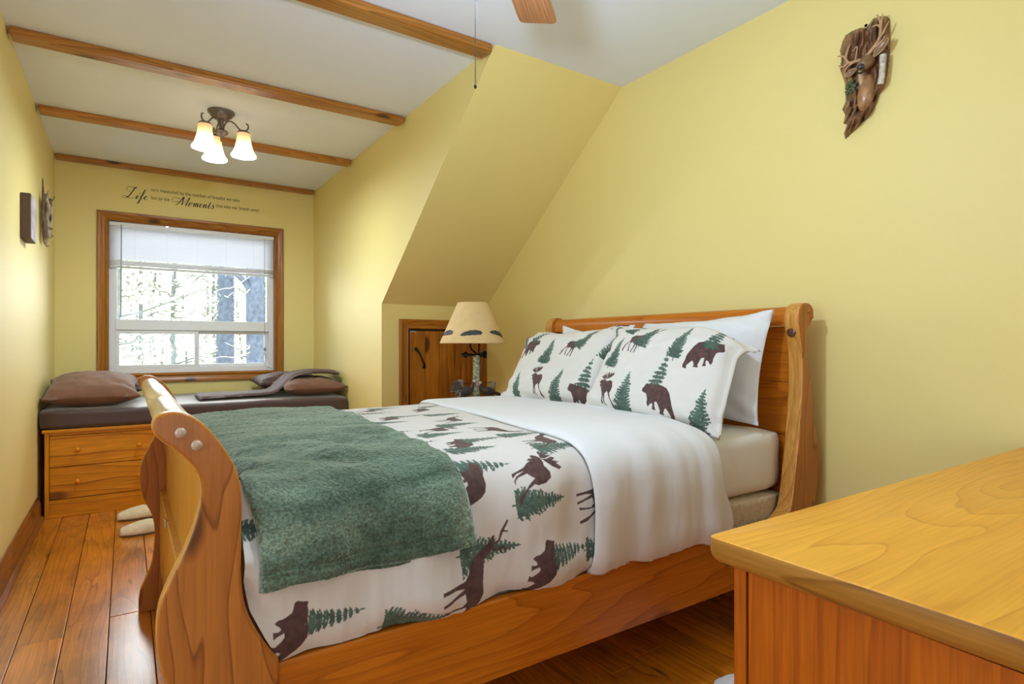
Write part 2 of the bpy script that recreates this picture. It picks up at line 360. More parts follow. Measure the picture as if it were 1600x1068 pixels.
# ------------------------------------------------------------------ window
win = bpy.data.objects.new('window_1', None); COL.objects.link(win); win.location = (.5, 5.54, .82); LOC[win] = (.5, 5.54, .82); struct(win)
tw = .070
def casing(prof_dir):   # moulded board profile (distance from opening, projection from wall)
    return [(0, 0), (0, .010), (.006, .016), (.016, .013), (.022, .010), (.030, .012), (.045, .017), (.055, .022), (.066, .022), (.070, .016), (.070, 0)]
def frame_casing(x0, x1, z0, z1, y, parent, prof, sides='lrtb', mats=('trim_z', 'trim_x'), name='casing_board'):
    # four mitred boards around an opening on a wall that faces -Y
    C = {'l': ((x0, z0), (x0, z1), (-1, 0)), 'r': ((x1, z0), (x1, z1), (1, 0)), 't': ((x0, z1), (x1, z1), (0, 1)), 'b': ((x0, z0), (x1, z0), (0, -1))}
    for s_ in sides:
        a, c, d = C[s_]; vs = []
        for e, q in ((0, a), (1, c)):
            sgn = -1 if e == 0 else 1
            for dist, pr in prof:
                mx = dist if True else 0
                if s_ in 'lr':
                    X = q[0]+d[0]*dist; Z = q[1]+sgn*dist*(1 if (('t' in sides and e == 1) or ('b' in sides and e == 0)) else 0)
                else:
                    Z = q[1]+d[1]*dist; X = q[0]+sgn*dist*(1 if (('l' in sides and e == 0) or ('r' in sides and e == 1)) else 0)
                vs.append((X, y-pr, Z))
        n = len(prof); fs = [tuple(range(n)), tuple(range(n, 2*n))[::-1]]+[(i, n+i, n+(i+1) % n, (i+1) % n) for i in range(n)]
        mbx = MB().add(vs, fs)
        o = obj(name, mbx, M[mats[0] if s_ in 'lr' else mats[1]], parent, smooth=35)
        bm = bmesh.new(); bm.from_mesh(o.data); bmesh.ops.recalc_face_normals(bm, faces=bm.faces); bm.to_mesh(o.data); bm.free()
frame_casing(WX0+.004, WX1-.004, WZ0+.004, WZ1-.004, Y3, win, casing(0))
# wooden jamb liner boards
for nm, bx in (('jamb_board', (WX0, WX0+.008, Y3, Y3+.06, WZ0, WZ1)), ('jamb_board', (WX1-.008, WX1, Y3, Y3+.06, WZ0, WZ1)),
               ('jamb_board', (WX0, WX1, Y3, Y3+.06, WZ1-.008, WZ1)), ('sill_board', (WX0, WX1, Y3, Y3+.06, WZ0, WZ0+.008))):
    obj(nm, MB().box(*bx), M['trim_x'], win)
yf0, yf1 = Y3+.045, Y3+.12
fx0, fx1, fz0, fz1 = WX0+.008, WX1-.008, WZ0+.008, WZ1-.008
def vbar(nm, x0, x1, z0, z1, y0=yf0, y1=yf1, par=win): return obj(nm, MB().box(x0, x1, y0, y1, z0, z1), M['vinyl'], par, bevel=.004)
vbar('frame_stile', fx0, fx0+.042, fz0, fz1); vbar('frame_stile', fx1-.042, fx1, fz0, fz1)
vbar('frame_rail', fx0+.042, fx1-.042, fz0, fz0+.040); vbar('frame_rail', fx0+.042, fx1-.042, fz1-.04, fz1)
vbar('mullion_rail', fx0+.042, fx1-.042, 1.178, 1.262, yf0-.006)
ix0, ix1 = fx0+.042, fx1-.042
# thin inner beads of the upper fixed light
for bx in ((ix0, ix0+.014, 1.262, 1.99), (ix1-.014, ix1, 1.262, 1.99)): vbar('glazing_bead', *bx, yf0+.02, yf1-.02)
obj('upper_pane', MB().box(ix0, ix1, Y3+.085, Y3+.089, 1.262, 1.995), M['glass'], win)
def sash(x0, x1, y0, nm):
    s_ = obj(nm, MB().box(x0, x0+.028, y0, y0+.025, .868, 1.178).box(x1-.028, x1, y0, y0+.025, .868, 1.178)
             .box(x0+.028, x1-.028, y0, y0+.025, .868, .896).box(x0+.028, x1-.028, y0, y0+.025, 1.15, 1.178), M['vinyl'], win, bevel=.003)
    obj('pane', MB().box(x0+.028, x1-.028, y0+.010, y0+.014, .896, 1.15), M['glass'], s_)
    return s_
sl = sash(ix0, .512, yf0+.005, 'sliding_sash'); sash(.494, ix1, yf0+.036, 'fixed_sash')
obj('latch', MB().box(.484, .500, yf0-.004, yf0+.006, .985, 1.045), M['vinyl'], sl, bevel=.003)

# venetian blind, pulled up to a third of the window
bl = thing('venetian_blind', 'white slatted blind drawn up over the top of the window', 'blind', (.5, 5.56, 1.68))
bx0, bx1 = fx0+.004, fx1-.004; yb = 5.562
obj('head_rail', MB().box(bx0, bx1, yb-.016, yb+.018, 2.000, 2.030), M['vinyl'], bl, bevel=.003)
zs = np.linspace(1.987, 1.741, 20)
sm = None
for z in zs:
    prof = [(yb-.0095, z-.0085), (yb-.004, z-.0015), (yb+.002, z+.004), (yb+.0085, z+.0085), (yb+.0085, z+.0096), (yb+.002, z+.0052), (yb-.004, z-.0003), (yb-.0095, z-.0073)]
    obj('slat', MB().prism(prof, 'x', bx0+.004, bx1-.004), M['slat'], bl)
for k in range(6):
    z = 1.7265-.0068*k
    obj('stacked_slat', MB().box(bx0+.004, bx1-.004, yb-.013, yb+.012, z-.0026, z+.0026), M['slat'], bl)
obj('bottom_rail', MB().box(bx0+.003, bx1-.003, yb-.013, yb+.013, 1.668, 1.684), plain('rail_grey', (.60, .60, .62), .4), bl, bevel=.003)
M['cordgrey'] = plain('cord_grey', (.30, .33, .32), .4)
obj('tilt_wand', MB().tube([(-.030, yb-.022, 2.01), (-.032, yb-.024, 1.6), (-.034, yb-.024, 1.285)], .0045, 6), M['cordgrey'], bl, smooth=60)
ct = obj('lift_cord', MB().tube([(1.028, yb-.02, 2.005), (1.03, yb-.02, 1.5), (1.03, yb-.02, 1.03)], .002, 5)
    .tube(crom([(1.03, yb-.02, 1.01), (1.022, yb-.02, .93), (1.04, yb-.02, .87), (1.10, yb-.015, .845)]), .002, 5), M['cordgrey'], bl, smooth=60)
obj('cord_toggle', MB().box(1.018, 1.042, yb-.03, yb-.012, 1.005, 1.033), M['cordgrey'], ct, bevel=.003)
for xx in (.06, .28, .50, .72, .94):
    obj('ladder_cord', MB().box(xx-.001, xx+.001, yb-.0145, yb-.013, 1.68, 2.0), M['vinyl'], bl)
for xx in (.28, .80):
    obj('mount_bracket', MB().box(xx-.012, xx+.012, yb-.02, yb+.01, 2.018, 2.032), M['steel'], bl, bevel=.002)

# ------------------------------------------------------------------ window seat
YC = 4.50
seat = thing('storage_bench', 'long pine captain bench with drawers under the window', 'bench', (.5, 5.0, 0))
sx0, sx1 = -.412, 1.440
obj('top_board', MB().box(sx0-.012, sx1+.010, YC-.012, Y3-.01, .520, .540), M['pine_x'], seat, bevel=.004)
obj('end_panel', MB().box(sx0, sx0+.022, YC, Y3-.02, 0, .520), M['pine_z'], seat, bevel=.002)
obj('end_panel', MB().box(sx1-.022, sx1, YC, Y3-.02, 0, .520), M['pine_z'], seat, bevel=.002)
obj('back_panel', MB().box(sx0+.022, sx1-.022, Y3-.03, Y3-.02, 0, .520), M['pine_x'], seat)
obj('base_board', MB().box(sx0+.022, sx1-.022, YC+.006, YC+.026, 0, .110), M['pine_x'], seat, bevel=.002)
obj('drawer_rail', MB().box(sx0+.022, sx1-.022, YC+.004, YC+.026, .503, .520), M['pine_x'], seat, bevel=.002)
obj('carcass', MB().box(sx0+.022, sx1-.022, YC+.026, YC+.05, .02, .515), M['dkgap'], seat)
dw = (sx1-sx0-.044)/3
for k in range(3):
    a = sx0+.022+k*dw
    for z0, z1 in ((.114, .307), (.311, .500)):
        d = obj('drawer', MB().box(a+.002, a+dw-.002, YC+.003, YC+.024, z0, z1), M['pine_x'], seat, bevel=.003)
        for kx in (.14, dw-.14):
            obj('knob', MB().lathe([(.006, 0), (.006, -.010), (.012, -.016), (.0155, -.023), (.014, -.029), (.008, -.033), (0, -.034)], (a+kx, YC+.003, (z0+z1)/2+.005), 16, 'y'), M['pine_y'], d, smooth=60)

def rbox(x0, x1, y0, y1, z0, z1, r, nz=.0, nseg=40, sc=4):
    """soft box: a grid-wrapped cushion with rounded edges"""
    b = bmesh.new(); bmesh.ops.create_cube(b, size=1)
    bmesh.ops.subdivide_edges(b, edges=b.edges[:], cuts=18, use_grid_fill=True)
    c = np.array([(x0+x1)/2, (y0+y1)/2, (z0+z1)/2]); h = np.array([(x1-x0)/2, (y1-y0)/2, (z1-z0)/2])
    P = np.array([v.co for v in b.verts])*2
    Q = np.sign(P)*np.abs(P)**.7*h if False else P*h
    inner = np.clip(Q, -(h-r), h-r); d = Q-inner; n = np.linalg.norm(d, axis=1, keepdims=True); n[n == 0] = 1
    L1 = np.max(np.abs(d), axis=1, keepdims=True)
    Q = inner+d/n*np.minimum(L1*1.0, r)
    if nz: Q[:, 2] += nz*fbm(Q[:, 0]*sc+9, Q[:, 1]*sc+3)*(Q[:, 2] > 0); Q[:, 1] += nz*.7*fbm(Q[:, 0]*sc*1.5, Q[:, 2]*sc*1.5+50)
    Q = Q+c; mb = MB().add(Q.tolist(), [[v.index for v in f.verts] for f in b.faces]); b.free(); return mb
o = obj('seat_cushion', rbox(-.440, 1.450, YC-.008, Y3-.012, .540, .660, .028, .010), M['cushion'], loc=(.5, 5.0, .54), smooth=180)
tag(o, 'long dark brown cushion lying on the pine window bench', 'cushion')

def pillow(corners, t, p=2.4, n=44, nz=.012, pinch=.10, seed=0, flange=0, ear=0., sag=None):
    """closed pillow from a corner quad (BL, BR, TR, TL); returns front grid, back grid, uv"""
    BL, BR, TR, TL = [np.array(q, float) for q in corners]
    u = np.linspace(-1, 1, n); m_ = max(12, int(n*.75)); v = np.linspace(-1, 1, m_)
    U, V = np.meshgrid(u, v, indexing='ij')
    # edges draw in between the corners
    Up = U*(1-pinch*(1-V*V)*np.abs(U)**3 * 1.0); Vp = V*(1-pinch*(1-U*U)*np.abs(V)**3)
    a = ((Up+1)/2)[..., None]; c = ((Vp+1)/2)[..., None]
    S = BL*(1-a)*(1-c)+BR*a*(1-c)+TR*a*c+TL*(1-a)*c
    nrm = np.cross(BR-BL, TL-BL); nrm /= np.linalg.norm(nrm)
    q = 1-flange; Uc = np.clip(np.abs(U)/q, 0, 1); Vc = np.clip(np.abs(V)/q, 0, 1)
    T = t/2*((1-Uc**p)*(1-Vc**p))**.55
    N1 = nz*fbm(U*2.2+seed*7.7+20, V*2.2+seed*3.1+40)*(.35+T/(t/2))
    rad = nz*.9*np.sin((U*3+V*5)*3+seed)*np.exp(-((np.abs(U)-1)**2+(np.abs(V)-1)**2)*6)
    W = flange*.12*np.sin(U*9+seed)*np.clip((np.maximum(np.abs(U), np.abs(V))-q)/max(flange, 1e-3), 0, 1) if flange else 0
    if sag is not None: S = S+sag(U, V)
    thin = .003
    F = S+nrm*(T+N1+rad+W+thin)[..., None]; B = S-nrm*(T-N1*.3-W+thin)[..., None]
    return F, B, np.stack([(U+1)/2, (V+1)/2], -1)
def pillow_mb(*a, **k):
    F, B, uv = pillow(*a, **k); mb = MB()
    n, m_ = F.shape[:2]; mb.grid(F, flip=False); mb.grid(B, flip=True)
    idx = np.arange(n*m_).reshape(n, m_); rim = list(idx[:, 0])+list(idx[-1, 1:])+list(idx[::-1, -1][1:])+list(idx[0, ::-1][1:-1])
    k2 = len(rim); o_ = n*m_
    for i in range(k2):
        a_, b_ = int(rim[i]), int(rim[(i+1) % k2]); mb.f.append((a_, a_+o_, b_+o_, b_))
    mb.uv = np.concatenate([uv.reshape(-1, 2)]*2)
    return mb
def fixn(o):
    bm = bmesh.new(); bm.from_mesh(o.data); bmesh.ops.recalc_face_normals(bm, faces=bm.faces); bm.to_mesh(o.data); bm.free(); return o
def lying(x0, x1, y0, y1, z, tilt=0): # corner quad lying flat (front = up)
    return [(x0, y0, z), (x1, y0, z), (x1, y1, z+tilt), (x0, y1, z+tilt)]
BP = [('scatter_pillow', lying(-.440, .10, 4.96, 5.46, .735, .03), .13, 'brown', 'dark brown pillow mostly hidden behind the tan brown pillow at the left wall', 3),
      ('scatter_pillow', lying(-.435, .075, 4.50, 5.10, .725, .085), .19, 'brown_suede', 'plump brown suede pillow at the left end of the bench', 1),
      ('scatter_pillow', lying(.90, 1.42, 5.02, 5.48, .735, .02), .15, 'brown', 'dark brown pillow against the back wall beneath the folded throw', 5),
      ('scatter_pillow', lying(.985, 1.452, 4.52, 4.98, .725, .02), .135, 'brown_suede', 'smaller rust brown pillow at the right end of the bench, in front', 2)]
for nm, q, t, mt, lb, sd in BP:
    q = [np.array(p) for p in q]; c = sum(q)/4
    o = fixn(obj(nm, pillow_mb(q, t, seed=sd, nz=.014, pinch=.09), M[mt], loc=tuple(c), smooth=180)); tag(o, lb, 'pillow', 'brown pillows on the window bench')
# folded throw draped over the two right-hand pillows
path = np.array(crom([(.435, .672), (.55, .676), (.70, .680), (.86, .683), (.95, .700), (1.02, .760), (1.09, .815), (1.20, .838), (1.32, .840), (1.43, .828)], 9))
yy = np.linspace(0, 1, 18); P = np.zeros((len(path), len(yy), 3)); Q = P.copy()
for j, t in enumerate(yy):
    ed = .020*(1-(2*t-1)**8)
    P[:, j, 0] = path[:, 0]; P[:, j, 1] = 4.66+.36*t+.012*vnoise(path[:, 0]*6, t*0+3)
    P[:, j, 2] = path[:, 1]+ed+.010*fbm(path[:, 0]*7+3, np.full(len(path), t*5)); Q[:, j] = P[:, j]; Q[:, j, 2] = path[:, 1]-ed*.55
mb = MB().grid(P); mb.grid(Q, flip=True); n_, m_ = P.shape[:2]; o_ = n_*m_; ix = np.arange(o_).reshape(n_, m_)
rim = list(ix[:, 0])+list(ix[-1, 1:])+list(ix[::-1, -1][1:])+list(ix[0, ::-1][1:-1])
for i in range(len(rim)): a_, b_ = int(rim[i]), int(rim[(i+1) % len(rim)]); mb.f.append((a_, a_+o_, b_+o_, b_))
o = fixn(obj('folded_throw', mb, M['brown'], loc=(.9, 4.85, .67), smooth=180)); tag(o, 'dark brown folded throw trailing from the right-hand pillows along the bench', 'blanket')

# ------------------------------------------------------------------ sleigh bed
BY0, BY1 = 1.22, 2.76
bed = thing('sleigh_bed', 'honey pine sleigh bed with scrolled headboard and footboard', 'bed', (1.15, 2.0, 0))
foot_o = [(.255, 0), (.255, .215), (.254, .433), (.223, .482), (.198, .536), (.187, .586), (.185, .657), (.186, .727), (.185, .78), (.176, .822), (.158, .859), (.132, .899), (.107, .924), (.087, .935), (.067, .938), (.051, .934), (.041, .926), (.038, .912), (.043, .898), (.053, .886), (.067, .875), (.087, .855), (.107, .828), (.115, .801), (.115, .767), (.107, .729), (.092, .687), (.075, .651), (.060, .618), (.049, .585), (.045, .548), (.046, .51), (.053, .47), (.068, .425), (.085, .385), (.095, .33), (.095, .276), (.086, .19), (.066, .135), (.047, .09), (.041, .05), (.041, 0)]
foot_p = crom(foot_o[2:-2], 3)
foot_p = [foot_o[0], foot_o[1]]+foot_p+[foot_o[-2], foot_o[-1]]
def side_board(poly, y0, y1, nm, lab=None):
    o = obj(nm, MB().prism(poly, 'y', y0, y1), M['bed_side'], bed, smooth=35, bevel=.006, seg=3, label=lab)
    o.data.materials.append(M['bed_edge'])
    for p in o.data.polygons:
        if abs(p.normal.y) < .5: p.material_index = 1
    return o
near = side_board(foot_p, BY0, BY0+.038, 'footboard_side')
far = side_board(foot_p, BY1-.038, BY1, 'footboard_side')
for z, x in ((.899, .083), (.874, .109)):
    obj('screw_cap', MB().lathe([(.0098, .004), (.0098, -.003), (.008, -.006), (.0045, -.008), (0, -.0085)], (x, BY0, z), 20, 'y'), M['knobcap'], near, smooth=60)
yi0, yi1 = BY0+.038, BY1-.038
for y0_, y1_ in ((yi0, 1.742), (1.746, yi1)):
    obj('top_roller', MB().lathe([(.029, y0_), (.030, y0_+.004), (.030, y1_-.004), (.029, y1_)], (.079, 0, .898), 24, 'y'), M['roller'], bed, smooth=40)
obj('top_rail', MB().prism([(.085, .926), (.118, .902), (.150, .858), (.165, .82), (.150, .82), (.135, .85), (.107, .885), (.085, .90)], 'y', yi0, yi1), M['roller'], bed, smooth=50)
obj('upper_panel', MB().prism([(.134, .44), (.134, .70), (.133, .78), (.127, .83), (.113, .866), (.13, .872), (.148, .83), (.154, .78), (.155, .44)], 'y', yi0, yi1), M['panel_pale'], bed, smooth=40)
obj('lower_panel', MB().box(.112, .150, yi0, yi1, .17, .475), M['panel_pale'], bed, bevel=.004)
obj('bracket', MB().box(.106, .112, 2.235, 2.262, .455, .480), M['steel'], bed, bevel=.002, label='small steel bracket')
# headboard
hb = [(2.0, 0), (1.985, .215), (1.985, .41), (2.02, .43), (2.050, .455), (2.070, .52), (2.082, .585), (2.101, .689), (2.115, .80), (2.126, .90), (2.126, 1.0), (2.118, 1.06), (2.106, 1.11), (2.098, 1.15), (2.103, 1.185), (2.120, 1.209), (2.145, 1.219), (2.175, 1.217), (2.195, 1.205), (2.203, 1.185), (2.198, 1.162), (2.180, 1.135), (2.158, 1.112), (2.142, 1.08), (2.137, 1.05), (2.138, 1.0), (2.168, .895), (2.199, .79), (2.226, .71), (2.239, .625), (2.234, .54), (2.215, .456), (2.19, .38), (2.182, .30), (2.20, .20), (2.23, .11), (2.24, .05), (2.24, 0)]
def widen(p):  # the post needs some depth at the neck of the scroll
    x_, z_ = p; return (x_+(.022 if x_ > 2.128 and .85 < z_ < 1.10 else 0), z_)
hb_p = [hb[0], hb[1]]+crom([widen(p) for p in hb[2:-2]], 3)+[hb[-2], hb[-1]]
hn = side_board(hb_p, BY0, BY0+.060, 'headboard_post'); side_board(hb_p, BY1-.02, BY1+.04, 'headboard_post')
for z, x in ((1.188, 2.165), (1.168, 2.186)):
    obj('screw_cap', MB().lathe([(.009, .003), (.009, -.002), (.006, -.005), (0, -.006)], (x, BY0, z), 16, 'y'), M['bed_side'], hn, smooth=60)
obj('knot', MB().ell((2.107, BY0+.034, 1.112), (.0045, .019, .024), 14, 10), plain('knot_brown', (.10, .028, .012), .2, coat=.8), hn, smooth=180, label='dark glossy knot')
obj('headboard_rail', MB().prism([(2.120, 1.135), (2.118, 1.165), (2.126, 1.195), (2.146, 1.207), (2.172, 1.205), (2.18, 1.18), (2.165, 1.135)], 'y', BY0+.06, BY1-.02), M['bed_y'], bed, smooth=50)
for k in range(4):
    z0, z1 = .30+k*.205, .30+(k+1)*.205-.001
    xo = [2.135, 2.135, 2.140, 2.146][k]
    obj('headboard_plank', MB().box(xo, xo+.018, BY0+.06, BY1-.02, z0, z1+(.012 if k == 3 else 0)), M['bed_y'], bed, bevel=.002)
obj('side_rail', MB().box(.2555, 1.9845, 1.244, 1.272, .216, .415), M['bed_x'], bed, bevel=.005, seg=2)
obj('side_rail', MB().box(.2555, 1.9845, BY1-.05, BY1-.022, .216, .415), M['bed_x'], bed, bevel=.005)
for xx in (.45, .85, 1.25, 1.65):
    obj('bed_slat', MB().box(xx-.04, xx+.04, 1.272, BY1-.05, .296, .315), M['bed_y'], bed)

# mattress and box spring
o = obj('box_spring', rbox(.262, 2.115, 1.285, 2.700, .315, .500, .022), M['boxspring'], loc=(1.15, 2.0, .34), smooth=180); tag(o, 'cream textured box spring showing under the mattress at the headboard end', 'box spring')
o = obj('mattress', rbox(.245, 2.118, 1.288, 2.690, .500, .742, .050, .006), M['ivory'], loc=(1.15, 2.0, .5), smooth=180); tag(o, 'thick mattress in an ivory fitted sheet, bare beside the white pillow', 'mattress')

# ---- motifs printed on the bed linen (rasterised in memory)
def norm(pts, x0, y0, s, h): return np.array([((x-x0)/s, (h-y)/s) for x, y in pts])
BEAR = [norm([(515,745),(528,722),(538,692),(548,688),(560,695),(600,692),(640,700),(700,695),(750,710),(785,745),(805,780),(830,840),(855,900),(852,922),(835,930),(812,930),(818,908),(800,885),(775,862),(762,872),(753,895),(757,912),(712,908),(722,888),(705,850),(690,832),(668,832),(674,872),(682,892),(645,890),(652,860),(645,846),(630,852),(612,870),(602,876),(590,850),(592,822),(575,782),(555,772),(530,766),(518,757)], 685, 0, 340, 810)]
ELK = [norm([(405,250),(418,228),(445,215),(480,220),(530,216),(562,214),(580,195),(598,176),(622,172),(642,170),(640,182),(622,190),(606,212),(592,240),(562,272),(532,285),(516,300),(511,340),(506,392),(494,394),(499,340),(494,305),(481,340),(466,390),(455,388),(469,345),(478,303),(450,295),(436,312),(436,350),(441,380),(428,377),(427,330),(431,295),(420,290),(397,320),(376,380),(364,376),(374,335),(404,290),(414,262)], 520, 0, 300, 300)]
ELK += [norm(p, 520, 0, 300, 300) for p in ([(592,182),(582,160),(598,132),(604,136),(590,160),(600,180)], [(586,156),(570,140),(574,136),(590,150)], [(604,178),(618,150),(650,140),(688,120),(692,126),(655,148),(624,156),(612,178)], [(650,146),(648,124),(653,124),(657,142)], [(594,142),(582,124),(587,122),(600,136)])]
MOOSE = [norm([(122,655),(128,640),(142,630),(160,625),(185,630),(205,642),(240,630),(265,640),(276,680),(272,722),(262,738),(272,772),(292,800),(312,820),(332,842),(312,840),(288,828),(278,800),(253,757),(240,725),(222,738),(207,747),(207,790),(217,815),(237,827),(215,824),(199,800),(189,752),(187,790),(202,824),(180,817),(173,742),(160,712),(155,688),(146,700),(138,680),(146,665),(130,664)], 215, 0, 295, 740),
         norm([(160,625),(140,612),(113,602),(108,578),(125,592),(117,562),(138,586),(139,556),(154,585),(166,552),(172,600)], 215, 0, 295, 740),
         norm([(164,625),(178,600),(174,566),(190,552),(195,578),(214,548),(215,570),(242,552),(247,574),(222,602),(190,617)], 215, 0, 295, 740)]
def tree(kind, sd):
    r = random.Random(sd); T = []
    n = 15 if kind == 'A' else 9
    T.append(np.array([(-.014, -.55), (.014, -.55), (.004, .5), (-.004, .5)]))
    for k in range(n):
        f = k/(n-1); y = -.42+.88*f; L = (.245*(1-f)**.85+.02)*(r.uniform(.85, 1.15)); hgt = (.085 if kind == 'A' else .105)*(1-.45*f)
        for s_ in (-1, 1):
            if kind == 'A':
                tip = y-.03+.055*(1-f)+r.uniform(-.02, .02)
                T.append(np.array([(0, y+hgt*.8), (s_*L*.55, y+hgt*.25), (s_*L, tip+.035), (s_*L*.97, tip), (s_*L*.6, y-hgt*.55), (0, y-hgt*.7)]))
                for q in range(4):
                    g = r.uniform(.3, .95); T.append(np.array([(s_*L*g, y-hgt*.3), (s_*L*(g+.14), y-hgt*.2+.01), (s_*L*(g+.20), y-hgt*.9+.02)]))
            else:
                d = r.uniform(-.02, .02)
                T.append(np.array([(0, y+hgt*.5), (s_*L*.5, y+hgt*.45+d), (s_*L, y-.01+d), (s_*L*.8, y-hgt*.25+d), (s_*L*.9, y-hgt*.6+d), (s_*L*.55, y-hgt*.4), (s_*L*.5, y-hgt*.8+d), (0, y-hgt*.45)]))
    T.append(np.array([(-.012, .40), (.012, .40), (.0, .53)]))
    return T
BR_, GR_ = np.array([.085, .040, .036]), np.array([.075, .135, .100])
SHAPES = {'bear': (BEAR, BR_), 'elk': (ELK, BR_), 'moose': (MOOSE, BR_)}
for k in range(4): SHAPES['treeA%d' % k] = (tree('A', 5+k), GR_); SHAPES['treeB%d' % k] = (tree('B', 25+k), GR_)
def print_image(name, wm, hm, motifs, res, base):
    """motif: (shape, cx, cy, size, rotation, flip) in metres on a wm x hm cloth"""
    W, H = int(wm*res), int(hm*res); A = np.zeros((H, W, 4), np.float32); A[..., 3] = 1; A[..., :3] = base
    for (sh, cx, cy, sz, rot, fl) in motifs:
        polys, colr = SHAPES[sh]; cs, sn = math.cos(rot), math.sin(rot)
        R = sz*.8+.02
        i0, i1 = max(0, int((cx-R)*res)), min(W, int((cx+R)*res)); j0, j1 = max(0, int((cy-R)*res)), min(H, int((cy+R)*res))
        if i1 <= i0 or j1 <= j0: continue
        gx, gy = np.meshgrid((np.arange(i0, i1)+.5)/res, (np.arange(j0, j1)+.5)/res); mask = np.zeros(gx.shape, bool)
        for p in polys:
            q = p*sz; 
            if fl: q = q*np.array([-1, 1])
            q = np.stack([q[:, 0]*cs-q[:, 1]*sn+cx, q[:, 0]*sn+q[:, 1]*cs+cy], -1)
            ins = np.zeros(gx.shape, bool); n = len(q)
            for a in range(n):
                x1_, y1_ = q[a]; x2_, y2_ = q[(a+1) % n]
                if y1_ == y2_: continue
                c = ((y1_ > gy) != (y2_ > gy)) & (gx < (x2_-x1_)*(gy-y1_)/(y2_-y1_)+x1_); ins ^= c
            mask |= ins
        tx = 1+.55*fbm(gx*90, gy*90, 3)
        if colr is GR_:
            mask &= fbm(gx*260+3, gy*260, 2) < .50
            colv = colr*(.65+.5*np.clip((gy-cy)/sz+.5, 0, 1)[..., None])*tx[..., None]
        else: colv = colr*tx[..., None]
        sub = A[j0:j1, i0:i1, :3]; sub[mask] = colv[mask]
    B = A.copy(); B[1:-1, 1:-1] = (A[1:-1, 1:-1]*4+A[:-2, 1:-1]+A[2:, 1:-1]+A[1:-1, :-2]+A[1:-1, 2:])/8
    im = bpy.data.images.new(name, W, H, float_buffer=True); im.colorspace_settings.name = 'Non-Color'
    im.pixels.foreach_set(np.ascontiguousarray(B, np.float32).ravel()); im.update(); im.pack(); return im
def print_mat(name, im, bump=.10):
    m, nt, N, L, b = nmat(name); setp(b, Roughness=.85, Sheen_Weight=.1)
    ti = N.new('ShaderNodeTexImage'); ti.image = im; ti.extension = 'EXTEND'; uv = N.new('ShaderNodeUVMap'); uv.uv_map = 'map'
    L.new(uv.outputs[0], ti.inputs[0]); L.new(ti.outputs[0], b.inputs['Base Color'])
    nz = N.new('ShaderNodeTexNoise'); nz.inputs['Scale'].default_value = 500; bp = N.new('ShaderNodeBump'); bp.inputs['Strength'].default_value = bump; bp.inputs['Distance'].default_value = .003
    tc = N.new('ShaderNodeTexCoord'); L.new(tc.outputs['Object'], nz.inputs['Vector']); L.new(nz.outputs[0], bp.inputs['Height']); L.new(bp.outputs[0], b.inputs['Normal'])
    return m

# ---- layered covers: one cross-section (far hang, top, near hang), shifted outwards per layer
sec = np.array(crom([(2.735, .44), (2.742, .55), (2.735, .66), (2.700, .735), (2.62, .768), (2.3, .776), (1.9, .778), (1.6, .776), (1.44, .774), (1.345, .764), (1.283, .738), (1.252, .695), (1.240, .635), (1.236, .57), (1.236, .50), (1.240, .45), (1.252, .418)], 10))
seg_ = np.linalg.norm(np.diff(sec, axis=0), axis=1); cum = np.concatenate([[0], np.cumsum(seg_)]); SL = cum[-1]
def sec_at(s):   # s measured from the near hem upwards
    t = SL-np.asarray(s); y = np.interp(t, cum, sec[:, 0]); z = np.interp(t, cum, sec[:, 1])
    e = 1e-3; dy = np.interp(t+e, cum, sec[:, 0])-np.interp(t-e, cum, sec[:, 0]); dz = np.interp(t+e, cum, sec[:, 1])-np.interp(t-e, cum, sec[:, 1])
    l = np.hypot(dy, dz)+1e-9; return y, z, dz/l*1.0, -dy/l   # position and outward normal
def s_of(y, z): return float(SL-cum[np.argmin((sec[:, 0]-y)**2+(sec[:, 1]-z)**2)])
def cover(x0f, x1f, s0f, s1, off, nx, ns, disp):
    a = np.linspace(0, 1, nx)[:, None]+np.zeros((1, ns)); b_ = np.linspace(0, 1, ns)[None, :]+np.zeros((nx, 1))
    s0 = s0f(a); s = s0+(s1-s0)*b_
    y, z, ny, nz = sec_at(s); x0, x1 = x0f(s, z), x1f(s, z); x = x0+(x1-x0)*a
    if np.mean(nz[:, ns//2]) < 0: ny, nz = -ny, -nz
    d = off+disp(x, s, a, b_)
    return np.stack([x, y+ny*d, z+nz*d], -1), x, s
hang = lambda s: np.clip((.46-s)/.25, 0, 1)
zs_ = [.42, .482, .536, .60, .78]; xs_ = [.262, .228, .203, .191, .190]
def xfoot(s, z): return np.where(s < .55, np.interp(z, zs_, xs_), .198)
def d_duvet(x, s, a, b_):
    r = .014*fbm(x*2.3+3, s*2.3+8, 4)
    h = hang(s)
    r = r+h*(.012*np.sin(x*21+1.2*np.sin(s*9)+2*fbm(x*3, s*2))*np.clip((x-.3)/.2, .3, 1)+.010*fbm(x*12, s*3+4))
    e = np.exp(-(x-.2)/.05)
    r = r+e*(.012*np.sin(s*38+x*30)+.02*fbm(x*9, s*9))*np.where(s < .6, 1, .3)-.03*np.exp(-(x-.198)/.03)*np.where(s < .45, 0, 1)
    r = r+.016*np.exp(-((s-.05)/.05)**2)*(1+np.sin(x*14))*.5
    return r
DW, DX0 = 1.20, .18
mot = []
def mo(sh, x, y, z, sz, fl=False, jit=0): mot.append((sh, x-DX0, s_of(y, z), sz, -math.pi/2+jit, fl))
mo('bear', .275, 1.235, .475, .125, jit=.1); mo('treeB0', .375, 1.235, .485, .125); mo('treeA1', .56, 1.24, .425, .17); mo('treeA0', .755, 1.235, .552, .175)
mo('elk', .680, 1.235, .492, .215, True); mo('bear', .905, 1.235, .480, .135, jit=.1); mo('treeB1', 1.01, 1.235, .500, .13); mo('treeA2', .912, 1.24, .645, .165)
